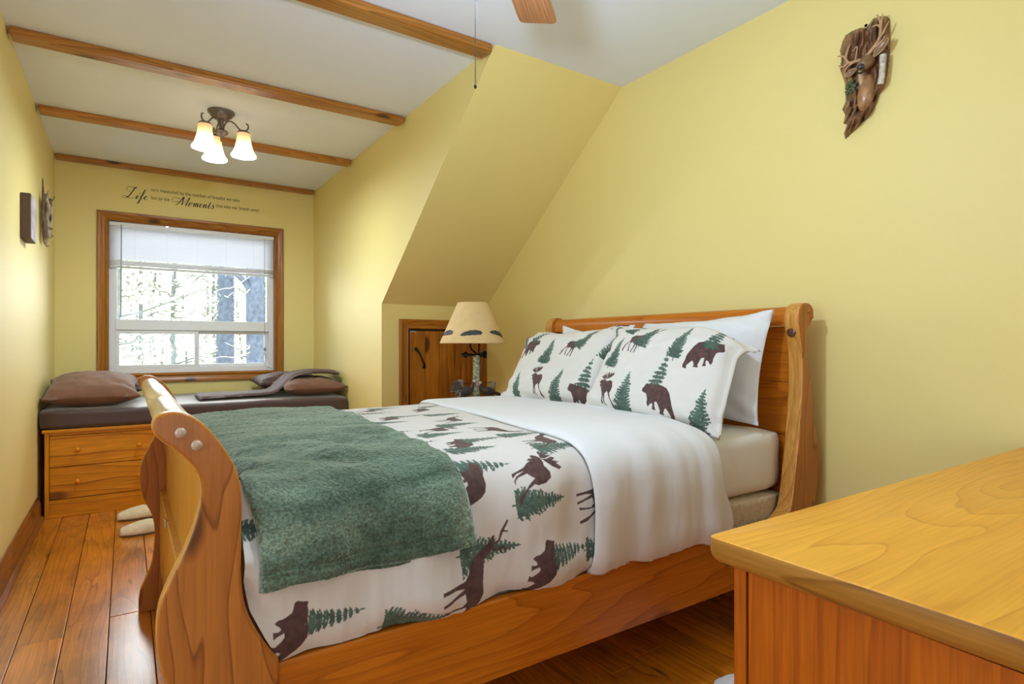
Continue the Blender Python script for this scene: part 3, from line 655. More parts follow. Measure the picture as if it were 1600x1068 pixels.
mo('treeB2', 1.135, 1.235, .49, .14); mo('treeA3', .20, 1.235, .70, .15); mo('moose', .890, 1.262, .715, .172, jit=.2); mo('treeA0', 1.05, 1.345, .764, .17)
mo('elk', 1.10, 1.261, .65, .18, True); mo('treeB3', .775, 1.30, .745, .16); mo('bear', .715, 1.265, .715, .13); mo('bear', .795, 1.484, .775, .13)
mo('treeB0', .90, 1.50, .775, .15); mo('treeA2', .80, 1.41, .765, .16); mo('elk', 1.03, 1.43, .768, .17, True); mo('treeA3', 1.04, 1.52, .77, .16)
mo('moose', .835, 1.75, .775, .15); mo('treeA1', .83, 1.65, .775, .16); mo('treeB2', .71, 1.77, .775, .15); mo('treeB3', .70, 1.555, .775, .14)
mo('bear', .826, 2.11, .775, .13); mo('treeB0', .935, 2.13, .775, .15); mo('treeA0', .78, 1.97, .775, .16); mo('elk', .99, 1.94, .775, .17, True); mo('treeA3', .97, 1.79, .775, .17)
mo('treeA2', 1.06, 2.09, .775, .16); mo('elk', 1.00, 1.62, .775, .17); mo('treeB1', .874, 2.33, .775, .15); mo('treeB3', .724, 2.2, .775, .15); mo('bear', 1.05, 2.3, .775, .13)
mo('moose', .86, 2.45, .775, .14); mo('treeA1', .97, 2.5, .775, .15); mo('treeB2', 1.17, 2.42, .775, .14)
im = print_image('duvet_print', DW, SL, mot, 900, (.67, .635, .60))
P, X_, S_ = cover(xfoot, lambda s, z: 1.34+0*s, lambda a: 0*a, SL-.02, .002, 230, 300, d_duvet)
mb = MB().grid(P, uv=np.stack([(X_-DX0)/DW, S_/SL], -1))
o = obj('duvet', mb, print_mat('duvet_cotton', im), loc=(.75, 2.0, .75), smooth=180); tag(o, 'cream duvet printed with brown bears, moose, elk and green fir trees', 'duvet')

# green fleece throw across the foot of the bed
S_hem = s_of(1.235, .567)
def d_blank(x, s, a, b_):
    r = d_duvet(x, s, a, b_)*.6+.008*fbm(x*3+9, s*3+1)+.0028*fbm(x*95, s*95, 2)
    r = r+.013*np.exp(-((x-.47)/.24)**2-((s-.62)/.22)**2)*np.sin(x*22+s*30+4*fbm(x*4, s*4))+.011*fbm(x*2.5+40, s*11+2, 3)*np.clip((s-.35)/.2, 0, 1)
    r = r+hang(s)*(.010*np.sin(x*17+2.4+s*3)+.006*np.sin(x*41))
    hem = s-S_hem
    r = r-.004*np.exp(-((hem-.040)/.0035)**2)-.003*np.exp(-((hem-.030)/.003)**2)
    edge = np.minimum(a, 1-a)*.5
    r = r-.012*np.exp(-edge/.006)-.010*np.exp(-np.maximum(hem, 0)/.004)
    return r
P, X_, S_ = cover(lambda s, z: np.interp(s, [S_hem, S_hem+.2, S_hem+.45, SL], [.222, .205, .200, .200])+.004*np.sin(s*30),
                  lambda s, z: np.interp(s, [S_hem, S_hem+.15, S_hem+.4, SL], [.713, .695, .705, .775])+.004*np.sin(s*12), lambda a: S_hem+.008*np.sin(a*9)+0*a, SL-.16, .020, 300, 620, d_blank)
o = obj('fleece_throw', MB().grid(P), M['green'], loc=(.45, 2.0, .78), smooth=180, solid=.012, soff=-1)
tag(o, 'dark green fleece throw laid across the foot of the bed', 'blanket')

# the white reverse of the cover, folded back below the pillows
def d_fold(x, s, a, b_):
    r = d_duvet(x, s, a, b_)*.45+.006*fbm(x*3+1, s*2+7)+.0
    r = r+hang(s)*(.004*np.sin(x*24+s*5)+.004*np.sin(x*43+2)+.018*fbm(x*7+2, s*1.5, 3))
    return r-.014*np.exp(-a*.55/.012)
P, X_, S_ = cover(lambda s, z: np.interp(s, [0, .3, .6, 1.2, SL], [1.085, 1.085, 1.11, 1.17, 1.245])+.008*np.sin(s*8),
                  lambda s, z: np.interp(s, [0, .25, .42, .6, SL], [1.70, 1.655, 1.64, 1.68, 1.70])+.008*np.sin(s*25), lambda a: -.022+.008*np.sin(a*8)+0*a, SL-.04, .022, 170, 300, d_fold)
o = obj('folded_sheet', MB().grid(P), M['white'], loc=(1.4, 2.0, .78), smooth=180, solid=.012, soff=-1)
tag(o, 'plain white top of the bed cover folded back below the pillows', 'sheet')

# pillows: two white ones against the headboard, two printed shams in front
PW, PH = .72, .46
R_m = [('elk', .36, .71, .165, 0, False), ('treeA0', .40, .82, .15, -.3, False), ('treeA1', .185, .615, .165, -.2, False), ('treeA2', .66, .75, .17, -.2, False), ('bear', .83, .615, .165, 0, True),
       ('treeB0', .87, .84, .16, -.1, False), ('moose', .225, .150, .165, 0, False), ('treeA3', .36, .20, .20, 0, False), ('treeB1', .58, .42, .185, -.1, False), ('bear', .62, .17, .175, 0, False),
       ('treeA2', .89, .13, .20, 0, False), ('treeA0', .05, .85, .2, -.2, False), ('bear', .02, .60, .13, 0, True), ('treeB2', .26, .99, .15, -.4, False)]
L_m = [('bear', .20, .64, .15, 0, True), ('treeB0', .27, .86, .15, -.8, False), ('treeA1', .42, .605, .165, -.15, False), ('elk', .66, .65, .165, 0, False), ('treeA0', .73, .80, .16, -.6, False),
       ('moose', .43, .150, .165, 0, False), ('treeA3', .635, .18, .19, 0, False), ('treeB1', .88, .30, .20, 0, False), ('bear', .87, .08, .15, 0, False), ('treeA2', .19, .15, .15, 0, False),
       ('treeA0', .985, .72, .19, -.25, False), ('treeA3', .09, .85, .17, -.2, False), ('elk', .93, .97, .13, -.2, False)]
def place(ml): return [(a, x_*PW, y_*PH, s_, r_, f_) for a, x_, y_, s_, r_, f_ in ml]
im_r = print_image('sham_print_a', PW, PH, place(R_m), 1300, (.70, .675, .63)); im_l = print_image('sham_print_b', PW, PH, place(L_m), 1300, (.70, .675, .63))
def c_of(q): return tuple(sum(np.array(p) for p in q)/4)
q = [(1.925, 1.985, .775), (1.950, 1.290, .760), (2.062, 1.296, 1.192), (2.062, 1.955, 1.16)]
o = fixn(obj('bed_pillow', pillow_mb(q, .15, seed=4, pinch=.07, nz=.014, flange=.04), M['white'], loc=c_of(q), smooth=180)); tag(o, 'white pillow against the headboard behind the nearer printed sham', 'pillow')
q = [(1.925, 2.68, .775), (1.935, 2.02, .765), (2.055, 2.02, 1.125), (2.062, 2.565, 1.165)]
o = fixn(obj('bed_pillow', pillow_mb(q, .15, seed=9, pinch=.13, nz=.014, flange=.04), M['white'], loc=c_of(q), smooth=180)); tag(o, 'white pillow showing one corner behind the farther printed sham', 'pillow')
sagR = lambda U, V: np.stack([.018*np.clip((U+V-1.3)/.7, 0, 1)**1.4, -.024*np.clip((U+V-1.3)/.7, 0, 1)**2.2, -.110*np.clip((U+V-1.3)/.7, 0, 1)**1.4], -1)
q = [(1.665, 1.955, .785), (1.70, 1.275, .735), (1.905, 1.290, 1.150), (1.885, 1.975, 1.135)]
o = fixn(obj('pillow_sham', pillow_mb(q, .115, seed=2, p=4.2, pinch=.045, nz=.018, flange=.06, sag=sagR, n=70), print_mat('sham_a', im_r), loc=c_of(q), smooth=180)); tag(o, 'cream sham printed with bears and fir trees, nearer one, corner flopping over', 'pillow')
sagL = lambda U, V: np.stack([0*U, 0*U, -.035*np.clip((-U+V-1.6)/.4, 0, 1)-.02*np.clip(1-np.abs(U+.1)/.6, 0, 1)*np.clip(V, 0, 1)**2], -1)
q = [(1.685, 2.635, .780), (1.715, 1.94, .775), (1.935, 1.900, 1.150), (1.935, 2.735, 1.130)]
o = fixn(obj('pillow_sham', pillow_mb(q, .115, seed=6, p=4.2, pinch=.05, nz=.016, flange=.06, sag=sagL, n=70), print_mat('sham_b', im_l), loc=c_of(q), smooth=180)); tag(o, 'cream sham printed with wild animals, farther one, beside the table lamp', 'pillow')

# ------------------------------------------------------------------ little plank door in the knee wall
dr = bpy.data.objects.new('door_1', None); COL.objects.link(dr); dr.location = (1.93, Y2, 0); LOC[dr] = (1.93, Y2, 0); struct(dr)
dx0, dx1, dz1 = 1.652, 2.232, 1.172
frame_casing(dx0, dx1, 0, dz1, Y2, dr, [(0, 0), (0, .012), (.008, .018), (.02, .014), (.03, .014), (.04, .02), (.058, .024), (.066, .020), (.068, 0)], 'lt')
obj('casing_board', MB().box(dx1, X2-.001, Y2-.020, Y2, 0, dz1+.068), M['trim_z'], dr, bevel=.003)
obj('shadow_gap', MB().box(dx0, dx1, Y2-.001, Y2, 0, dz1), M['dkgap'], dr)
xx = dx0+.010
for wd in (.118, .112, .124, .105, .098):
    x1_ = min(xx+wd, dx1-.008)
    obj('plank', MB().box(xx, x1_-.0015, Y2-.008, Y2-.001, .01, dz1-.014), M['door'], dr, bevel=.002, seg=1); xx = x1_
obj('hinge', MB().box(dx0+.012, dx0+.055, Y2-.011, Y2-.007, dz1-.026, dz1-.014), M['steel'], dr, bevel=.001, label='small silver hinge plate')
hp = crom([(1.708, Y2-.012, 1.030), (1.716, Y2-.030, 1.015), (1.732, Y2-.036, .985), (1.748, Y2-.036, .950), (1.764, Y2-.030, .918), (1.772, Y2-.012, .900)], 6)
hd = obj('handle', MB().tube(hp, [.011-.005*math.sin(math.pi*k/(len(hp)-1)) for k in range(len(hp))], 8), M['iron'], dr, smooth=60, label='forged black iron pull handle')
for zz, x_ in ((1.030, 1.708), (.902, 1.771)):
    obj('handle_plate', MB().lathe([(.013, 0), (.013, -.003), (0, -.005)], (x_, Y2-.008, zz), 12, 'y'), M['iron'], hd, smooth=50)

# ------------------------------------------------------------------ nightstand (behind the bed) and lamp
ns = thing('nightstand', 'pine nightstand under the turkey lamp, behind the bed', 'nightstand', (1.80, 3.12, 0))
nx0, nx1, ny0, ny1 = 1.56, 2.06, 2.90, 3.33
obj('top', MB().box(nx0-.015, nx1+.015, ny0-.015, ny1+.015, .676, .700), M['pine_x'], ns, bevel=.005)
for xx, yy_ in ((nx0, ny0), (nx1-.04, ny0), (nx0, ny1-.04), (nx1-.04, ny1-.04)):
    obj('leg', MB().box(xx, xx+.04, yy_, yy_+.04, 0, .676), M['pine_z'], ns, bevel=.003)
obj('body', MB().box(nx0+.006, nx1-.006, ny0+.006, ny1-.006, .46, .676), M['pine_x'], ns)
d_ = obj('drawer', MB().box(nx0-.006, nx0+.006, ny0+.045, ny1-.045, .485, .660), M['pine_y'], ns, bevel=.003)
obj('knob', MB().lathe([(.006, 0), (.006, -.01), (.014, -.02), (0, -.03)], (nx0-.006, (ny0+ny1)/2, .57), 12, 'x'), M['pine_x'], d_, smooth=60)
obj('shelf', MB().box(nx0+.01, nx1-.01, ny0+.01, ny1-.01, .18, .20), M['pine_x'], ns, bevel=.003)

lx, ly, lz = 1.785, 3.12, .70
lamp = thing('table_lamp', 'table lamp with a parchment feather shade over a log post and two turkeys', 'lamp', (lx, ly, lz))
M['shade'] = plain('parchment', (.74, .52, .25), .75, var=.04, vscale=30)
M['bark'] = plain('birch_bark', (.36, .37, .24), .85, bump=.9, bscale=60, var=.9, vscale=70)
M['greywood'] = plain('grey_wood', (.30, .25, .19), .8, bump=.6, bscale=80, var=.25, vscale=30)
M['feather'] = plain('feather_grey', (.040, .045, .048), .6, var=.3, vscale=60)
M['turkey'] = plain('turkey_feathers', (.060, .048, .040), .55, bump=.8, bscale=120, var=.4, vscale=70)
M['wattle'] = plain('turkey_skin', (.50, .14, .12), .5)
zsb, zst, rb, rt = 1.068, 1.318, .200, .094
sh_ = obj('lamp_shade', MB().lathe([(rb-.003, zsb), (rb, zsb), (rb+.0015, zsb+.004), (rb, zsb+.008), (rt+.001, zst-.006), (rt+.002, zst-.003), (rt, zst), (rt-.003, zst), (rb-.004, zsb+.006), (rb-.003, zsb)], (lx-.005, ly, 0), 56), M['shade'], lamp, smooth=40)
ang0 = math.atan2(-ly, -lx)
def feather(a0, zc, L, hgt, lean):
    U = np.linspace(-1, 1, 15); V = np.linspace(-1, 1, 5); P = np.zeros((15, 5, 3))
    for i_, u in enumerate(U):
        wv = hgt*math.sqrt(max(0, 1-u*u))**.8*(1.0+.25*u)*(1+.10*math.sin(u*31))+.0006
        for j_, v_ in enumerate(V):
            z = zc+lean*u*L*.5+.18*L*(1-u*u)*.35+v_*wv
            r_ = rb+(rt+.001-rb)*(z-zsb-.008)/(zst-.006-zsb-.008)+.0012; a = a0+u*L/2/r_
            P[i_, j_] = (lx-.005+r_*math.cos(a), ly+r_*math.sin(a), z)
    return MB().grid(P)
for k in range(6):
    obj('feather', feather(ang0-.05+k*math.pi/3, 1.122, .135, .0135, .10 if k in (0, 3) else (-.16 if k == 1 else .12)), M['feather'], sh_, smooth=180, solid=.0008, soff=0)
obj('post', MB().tube([(lx+.022, ly, .705), (lx+.020, ly, .80), (lx+.023, ly, .90), (lx+.022, ly, .995)], [.024, .021, .022, .020], 14), M['bark'], lamp, smooth=60)
obj('bent_arm', MB().tube(crom([(lx+.022, ly, .992), (lx+.018, ly, 1.008), (lx-.012, ly, 1.030), (lx-.022, ly, 1.062), (lx-.006, ly, 1.085), (lx-.005, ly, 1.12)], 6), .0065, 8), M['iron'], lamp, smooth=60)
ar = MB().tube([(lx-.05, ly, .998), (lx+.075, ly, .998)], .007, 8)
ar.lathe([(0, -.088), (.012, -.070), (.020, -.050), (.006, -.045)], (lx, ly, .998), 12, 'x'); ar.lathe([(.016, .050), (.018, .054), (.009, .060), (.009, .068), (.018, .074), (.024, .078), (.024, .084), (.004, .09)], (lx, ly, .998), 12, 'x')
obj('arrow_bar', ar, M['iron'], lamp, smooth=50, label='black iron bar with an arrow tip')
obj('base_plate', MB().lathe([(.0, .700), (.155, .700), (.16, .706), (.15, .716), (.06, .724), (0, .724)], (lx+.005, ly, 0), 32, ripple=.04, nr=7), M['greywood'], lamp, smooth=50)
for xx, h_, r_ in ((lx-.075, .845, .018), (lx+.160, .830, .016)):
    obj('fence_post', MB().tube([(xx, ly+.035, .708), (xx+.003, ly+.035, .78), (xx+.006, ly+.035, h_)], [r_, r_*.92, r_*.95], 10), M['greywood'], lamp, smooth=60)
for zz in (.770, .822):
    obj('wire', MB().tube([(lx-.075, ly+.035, zz), (lx+.02, ly+.036, zz-.004), (lx+.160, ly+.035, zz)], .0022, 6), M['iron'], lamp, smooth=60)
def turkey(parent, cx, cy, facing, s, fan, nm):
    """sculpted bird: one lofted body, then tail, head and wattle"""
    f = facing
    spine = [(-.085, .040, .004), (-.070, .050, .014), (-.045, .060, .030), (-.012, .064, .038), (.020, .066, .036), (.042, .075, .024), (.052, .092, .014), (.055, .112, .0095), (.060, .128, .010), (.070, .134, .009), (.080, .130, .003)]
    pt = [(cx+f*a*s, cy, lz+.024+z*s) for a, z, r in spine]; rr = [r*s for a, z, r in spine]
    b_ = obj('turkey', MB().tube(pt, rr, 14, sx=.85), M['turkey'], parent, smooth=180, subd=1, label=nm)
    hd_ = (cx+f*.066*s, cy, lz+.024+.134*s)
    obj('head', MB().ell(hd_, (.013*s, .011*s, .012*s)), plain('turkey_head', (.62, .52, .50), .5), b_, smooth=180)
    obj('wattle', MB().ell((hd_[0]+f*.008*s, cy, hd_[2]-.016*s), (.007*s, .006*s, .014*s), 10, 8), M['wattle'], b_, smooth=180)
    if fan:
        n = 13; mb_ = MB()
        for k in range(n):
            a = math.radians(-20+k*200/(n-1)); dz, dy = math.sin(a), math.cos(a)
            base = Vector((cx-f*.050*s, cy, lz+.024+.062*s)); tip = base+Vector((-f*.025*s+f*.0*s, -dy*.078*s, dz*.078*s)); tip.x += -f*.02*s*0
            side = Vector((f*.45, -dz*-.4, 0)).normalized()*.011*s+Vector((0, dz*.010*s, dy*.010*s))
            mb_.tube([base, base.lerp(tip, .6), tip], [.004*s, .012*s, .009*s], 6)
        obj('tail_fan', mb_, M['turkey'], b_, smooth=60)
    else:
        obj('tail_fan', MB().prism([(cx-f*.075*s, lz+.024+.060*s), (cx-f*.15*s, lz+.024+.030*s), (cx-f*.165*s, lz+.024+.016*s), (cx-f*.145*s, lz+.024+.012*s), (cx-f*.07*s, lz+.024+.034*s)], 'y', cy-.016*s, cy+.016*s), M['turkey'], b_, bevel=.003)
    for dy in (-.012, .012):
        obj('leg', MB().tube([(cx-f*.01*s, cy+dy*s, lz+.024+.045*s), (cx-f*.012*s, cy+dy*s, lz+.012)], .004*s, 6), M['iron'], b_, smooth=60)
turkey(lamp, lx-.085, ly-.06, 1, .86, True, 'strutting tom turkey with raised fan tail')
turkey(lamp, lx+.065, ly-.06, -1, .78, False, 'hen turkey with lowered tail')

# ------------------------------------------------------------------ ceiling light
cxx, cyy = .486, 3.95
fx = thing('ceiling_light', 'bronze three-arm ceiling light with glowing bell glass shades', 'lamp', (cxx, cyy, ZC))
obj('canopy', MB().lathe([(.076, ZC), (.076, ZC-.010), (.070, ZC-.016), (.066, ZC-.016), (.062, ZC-.028), (.050, ZC-.034), (.040, ZC-.046), (.026, ZC-.052), (0, ZC-.053)], (cxx, cyy, 0), 32), M['bronze'], fx, smooth=35)
obj('stem', MB().lathe([(.016, ZC-.05), (.013, ZC-.06), (.013, ZC-.105), (.018, ZC-.110), (.034, ZC-.116), (.040, ZC-.124), (.036, ZC-.134), (.026, ZC-.140), (.014, ZC-.150), (.006, ZC-.158), (0, ZC-.160)], (cxx, cyy, 0), 24), M['bronze'], fx, smooth=40)
obj('finial', MB().lathe([(0, ZC-.155), (.005, ZC-.160), (.009, ZC-.170), (.004, ZC-.180), (0, ZC-.186)], (cxx, cyy, 0), 12), M['bronze'], fx, smooth=60)
# lit glass: bright where the bulb sits, amber towards the collar
m, nt, N, L, b = nmat('lit_glass'); M['litglass'] = m
tc = N.new('ShaderNodeTexCoord'); sp = N.new('ShaderNodeSeparateXYZ'); L.new(tc.outputs['Object'], sp.inputs[0])
mr = N.new('ShaderNodeMapRange'); mr.inputs[1].default_value = -.270; mr.inputs[2].default_value = -.105; L.new(sp.outputs[2], mr.inputs[0])
r = ramp(N, [(.0, (1.0, .93, .80)), (.45, (1.0, .86, .62)), (.72, (.92, .55, .22)), (1.0, (.62, .33, .11))]); L.new(mr.outputs[0], r.inputs[0])
r2 = ramp(N, [(0, (1, 1, 1)), (.5, (.75,)*3), (.8, (.38,)*3), (1, (.30,)*3)]); L.new(mr.outputs[0], r2.inputs[0])
ms_ = N.new('ShaderNodeMath'); ms_.operation = 'MULTIPLY'; ms_.inputs[1].default_value = 1.35; L.new(r2.outputs[0], ms_.inputs[0])
setp(b, Base_Color=(.8, .7, .55, 1), Roughness=.3); L.new(r.outputs[0], b.inputs['Emission Color']); L.new(ms_.outputs[0], b.inputs['Emission Strength'])
td = N.new('ShaderNodeBsdfTranslucent'); L.new(r.outputs[0], td.inputs[0]); mg = N.new('ShaderNodeMixShader'); mg.inputs[0].default_value = .15
L.new(b.outputs[0], mg.inputs[1]); L.new(td.outputs[0], mg.inputs[2]); L.new(mg.outputs[0], N['Material Output'].inputs[0])
for k, a in enumerate((220, 100, -20)):
    a = math.radians(a); dx_, dy_ = math.cos(a), math.sin(a); R_ = .127
    pr = [(.012, -.118), (.016, -.085), (.034, -.058), (.056, -.056), (.078, -.070), (.098, -.094), (.118, -.108), (.140, -.104), (.153, -.088), (.150, -.068), (.140, -.062)]
    arm = obj('arm', MB().tube(crom([(cxx+dx_*q[0], cyy+dy_*q[0], ZC+q[1]) for q in pr], 5), .0048, 8), M['bronze'], fx, smooth=60)
    px_, py_ = cxx+dx_*R_, cyy+dy_*R_; zt = ZC-.108
    obj('collar', MB().lathe([(.012, zt+.004), (.030, zt-.003), (.038, zt-.012), (.038, zt-.018), (.0, zt-.018)], (px_, py_, 0), 20), M['bronze'], arm, smooth=50)
    obj('glass_shade', MB().lathe([(.036, zt-.014), (.041, zt-.020), (.038, zt-.030), (.040, zt-.050), (.045, zt-.080), (.053, zt-.110), (.062, zt-.133), (.072, zt-.146), (.074, zt-.153), (.070, zt-.157), (.066, zt-.150), (.058, zt-.134), (.048, zt-.106), (.041, zt-.078), (.036, zt-.05), (.034, zt-.03)], (px_, py_, 0), 28), M['litglass'], arm, smooth=60)
    ld = bpy.data.lights.new('bulb', 'POINT'); ld.energy = 17; ld.color = (.70, .85, 1.0); ld.shadow_soft_size = .03
    lo = bpy.data.objects.new('bulb', ld); COL.objects.link(lo); lo.location = (px_, py_, zt-.135)

# ------------------------------------------------------------------ ceiling fan (mostly above the frame)
hx, hy, hz = .75, 1.23, 2.215
fan = thing('ceiling_fan', 'ceiling fan with reddish wood blades and thin hanging pull chains above the bed', 'fan', (hx, hy, ZC))
obj('canopy', MB().lathe([(.070, ZC), (.070, ZC-.03), (.030, ZC-.07), (.014, ZC-.075), (.014, ZC-.13)], (hx, hy, 0), 28), M['bronze'], fan, smooth=40)
obj('motor', MB().lathe([(.014, ZC-.12), (.05, ZC-.13), (.105, ZC-.15), (.120, ZC-.18), (.118, ZC-.23), (.09, ZC-.262), (.05, ZC-.275), (.048, ZC-.33), (.03, ZC-.35), (0, ZC-.352)], (hx, hy, 0), 36), M['bronze'], fan, smooth=40)
for k in range(5):
    a = math.radians(43.3+72*k); ux, uy = math.cos(a), math.sin(a); vx, vy = -uy, ux
    def bp_(r_, t_, z_): return (hx+ux*r_+vx*t_, hy+uy*r_+vy*t_, hz+z_+t_*.16)
    out = [(.20, -.052), (.30, -.060), (.60, -.068), (.645, -.067), (.657, -.062), (.662, -.050), (.662, .050), (.657, .062), (.645, .067), (.60, .068), (.30, .060), (.20, .052)]
    n = len(out); vs = [bp_(*q, .004) for q in out]+[bp_(*q, -.004) for q in out]
    # blade mesh kept in a frame of its own so the grain runs along it
    mbx = MB().add([(q[0], q[1], .004+q[1]*.16) for q in out]+[(q[0], q[1], -.004+q[1]*.16) for q in out], [tuple(range(n)), tuple(range(n, 2*n))[::-1]]+[(i, n+i, n+(i+1) % n, (i+1) % n) for i in range(n)])
    bo = obj('blade', mbx, M['fan_wood'], None, smooth=35); bo.parent = fan; bo.location = (0, 0, hz-ZC); bo.rotation_euler = (0, 0, a)
    io = obj('blade_iron', MB().box(.09, .235, -.018, .018, .004, .010), M['bronze'], None, bevel=.002); io.parent = bo
lk_ = obj('light_kit', MB().lathe([(.050, 2.135), (.105, 2.120), (.118, 2.105), (.118, 2.085), (.05, 2.085)], (hx, hy, 0), 32), M['bronze'], fan, smooth=40)
m, nt, N, L, b = nmat('fan_globe'); setp(b, Base_Color=(.85, .83, .8, 1), Roughness=.3, Emission_Color=(1, .96, .9, 1), Emission_Strength=3.0)
tb = N.new('ShaderNodeBsdfTransparent'); mg = N.new('ShaderNodeMixShader'); mg.inputs[0].default_value = .8
L.new(b.outputs[0], mg.inputs[1]); L.new(tb.outputs[0], mg.inputs[2]); L.new(mg.outputs[0], N['Material Output'].inputs[0])
gb = obj('glass_bowl', MB().lathe([(.112, 2.090), (.114, 2.05), (.100, 2.00), (.070, 1.965), (.030, 1.948), (0, 1.945)], (hx, hy, 0), 32), m, lk_, smooth=60)
ld = bpy.data.lights.new('fan_bulb', 'POINT'); ld.energy = 40; ld.color = (.66, .82, 1.0); ld.shadow_soft_size = .05
lo = bpy.data.objects.new('fan_bulb', ld); COL.objects.link(lo); lo.location = (hx, hy, 1.99)
def chain(x_, y_, z0, z1, ends):
    n = int((z0-z1)/.0032); prof = []
    for k in range(n*2+1):
        prof.append((.0016 if k % 2 else .0005, z0-(z0-z1)*k/(2*n)))
    mb_ = MB().lathe(prof, (x_, y_, 0), 5)
    for e in ends: mb_.lathe([(0, e+.006), (.0035, e+.003), (.0035, e-.003), (0, e-.006)], (x_, y_, 0), 8)
    return mb_
obj('pull_chain', chain(.722, 1.252, 2.14, 1.695, (2.045, 1.70)), plain('chain_bronze', (.005, .004, .003), .8), fan)
obj('pull_chain', chain(.762, 1.247, 2.14, 2.055, (2.062,)), plain('chain_bronze2', (.005, .004, .003), .8), fan)

# ------------------------------------------------------------------ wall things
pq = thing('canvas_picture', 'small square picture on a thick brown-edged block on the left wall', 'picture', (XL, 3.93, 1.715))
obj('block', MB().box(XL+.001, XL+.043, 3.826, 4.030, 1.602, 1.832), plain('canvas_edge', (.105, .055, .04), .6), pq, bevel=.003)
obj('picture_face', MB().box(XL+.043, XL+.0445, 3.829, 4.027, 1.605, 1.829), plain('picture_paint', (.46, .40, .42), .35, var=.5, vscale=14), pq)
tw_ = thing('driftwood_hanging', 'upright bundle of driftwood and twigs hung on the left wall', 'wall decor', (XL, 4.66, 1.9))
M['drift'] = plain('driftwood', (.32, .24, .15), .85, bump=.8, bscale=60, var=.55, vscale=30)
M['drift_d'] = plain('driftwood_dark', (.12, .075, .045), .85, bump=.8, bscale=60, var=.4, vscale=30)
for k, (y0, z0, y1, z1, r, xo) in enumerate([(4.60, 1.72, 4.585, 2.085, .010, .024), (4.63, 1.73, 4.60, 2.02, .014, .040), (4.66, 1.70, 4.63, 2.00, .012, .024), (4.69, 1.74, 4.66, 1.98, .015, .042), (4.70, 1.70, 4.70, 1.96, .010, .022),
        (4.73, 1.74, 4.71, 1.985, .013, .036), (4.75, 1.76, 4.745, 1.965, .010, .020), (4.615, 1.78, 4.68, 1.955, .008, .056), (4.68, 1.68, 4.665, 1.78, .009, .030)]):
    pts = [(XL+xo+random.uniform(-.006, .006), y0+(y1-y0)*t+random.uniform(-.006, .006), z0+(z1-z0)*t) for t in np.linspace(0, 1, 6)]
    obj('stick', MB().tube(crom(pts, 3), [r*(.95-.75*max(0, t-.6)/.4) if k in (0, 1) else r*random.uniform(.85, 1.1) for t in np.linspace(0, 1, 16)], 8), M['drift_d'] if k % 3 == 0 else M['drift'], tw_, smooth=60)
obj('twig', MB().tube(crom([(XL+.04, 4.70, 1.97), (XL+.055, 4.74, 1.985), (XL+.062, 4.78, 2.02)], 4), .0025, 6), M['drift_d'], tw_, smooth=60)

# lettering over the window
qt = thing('wall_lettering', 'dark lettering of a saying on the yellow wall above the window', 'lettering', (.48, Y3, 2.28))
M['ink'] = plain('lettering_vinyl', (.035, .018, .010), .55)
def words(txt, x, z, width, h, nm='small_words'):
    c = bpy.data.curves.new('txt', 'FONT'); c.body = txt; c.size = 1; c.extrude = 0
    t = bpy.data.objects.new('txt', c); COL.objects.link(t); bpy.context.view_layer.update()
    me = bpy.data.meshes.new_from_object(t.evaluated_get(bpy.context.evaluated_depsgraph_get())); bpy.data.objects.remove(t); bpy.data.curves.remove(c)
    P = np.array([v.co for v in me.vertices]); kx = width/(P[:, 0].max()-P[:, 0].min()); P[:, 0] -= P[:, 0].min()
    for v, p in zip(me.vertices, P): v.co = (x+p[0]*kx-.48, -.0012, z+p[1]*h*1.35-2.28)
    me.materials.append(M['ink']); o = bpy.data.objects.new(nm, me); COL.objects.link(o); o.parent = qt
words("isn't measured by the number of breaths we take", .170, 2.303, .655, .030)
words('but by the', .170, 2.238, .128, .030)
words('that take our breath away!', .640, 2.236, .345, .030)
def script(strokes, x, z, k, nm, slant=.28, w0=.0052):
    mb_ = MB()
    for st in strokes:
        P = np.array(crom(st, 9)); P = np.stack([P[:, 0]+slant*P[:, 1], P[:, 1]], -1)*k+np.array([x, z])
        n = len(P); T = np.gradient(P, axis=0); T /= np.linalg.norm(T, axis=1, keepdims=True)+1e-9
        Nn = np.stack([-T[:, 1], T[:, 0]], -1)
        dn = np.clip(-T[:, 1]-.1, 0, 1)           # pressed on the down strokes
        wd = w0*(.34+1.05*dn); wd = np.convolve(np.pad(wd, 2, 'edge'), np.ones(5)/5, 'valid')
        A, B = P+Nn*wd[:, None]/2, P-Nn*wd[:, None]/2
        vs = [(a[0], Y3-.0012, a[1]) for a in A]+[(b_[0], Y3-.0012, b_[1]) for b_ in B]
        mb_.add(vs, [(i, i+1, n+i+1, n+i) for i in range(n-1)])
    return obj(nm, mb_, M['ink'], qt)
# pen paths on a grid where the small letters are one unit tall
Ls = [[(.55, 1.75), (.10, 1.9), (-.35, 2.25), (-.45, 2.7), (-.05, 3.05), (.7, 3.0), (1.45, 2.75), (1.75, 2.95), (1.65, 3.2), (1.38, 2.9), (1.1, 1.9), (.7, .7), (.2, .08), (-.45, -.02), (-.65, .25), (-.3, .5), (.3, .3), (1.0, .0), (1.7, .05), (2.3, .5)]]
Li = [[(2.2, .45), (2.55, 1.0), (2.45, .6), (2.4, .12), (2.65, .05), (3.05, .5)], [(2.72, 1.55), (2.80, 1.62), (2.78, 1.48), (2.72, 1.55)]]
Lf = [[(3.0, .45), (3.6, 1.2), (4.0, 2.3), (3.85, 2.7), (3.6, 2.3), (3.45, 1.0), (3.3, -.4), (3.1, -1.15), (2.85, -1.1), (3.0, -.5), (3.5, .1), (4.1, .5)], [(3.1, .95), (3.9, 1.05)]]
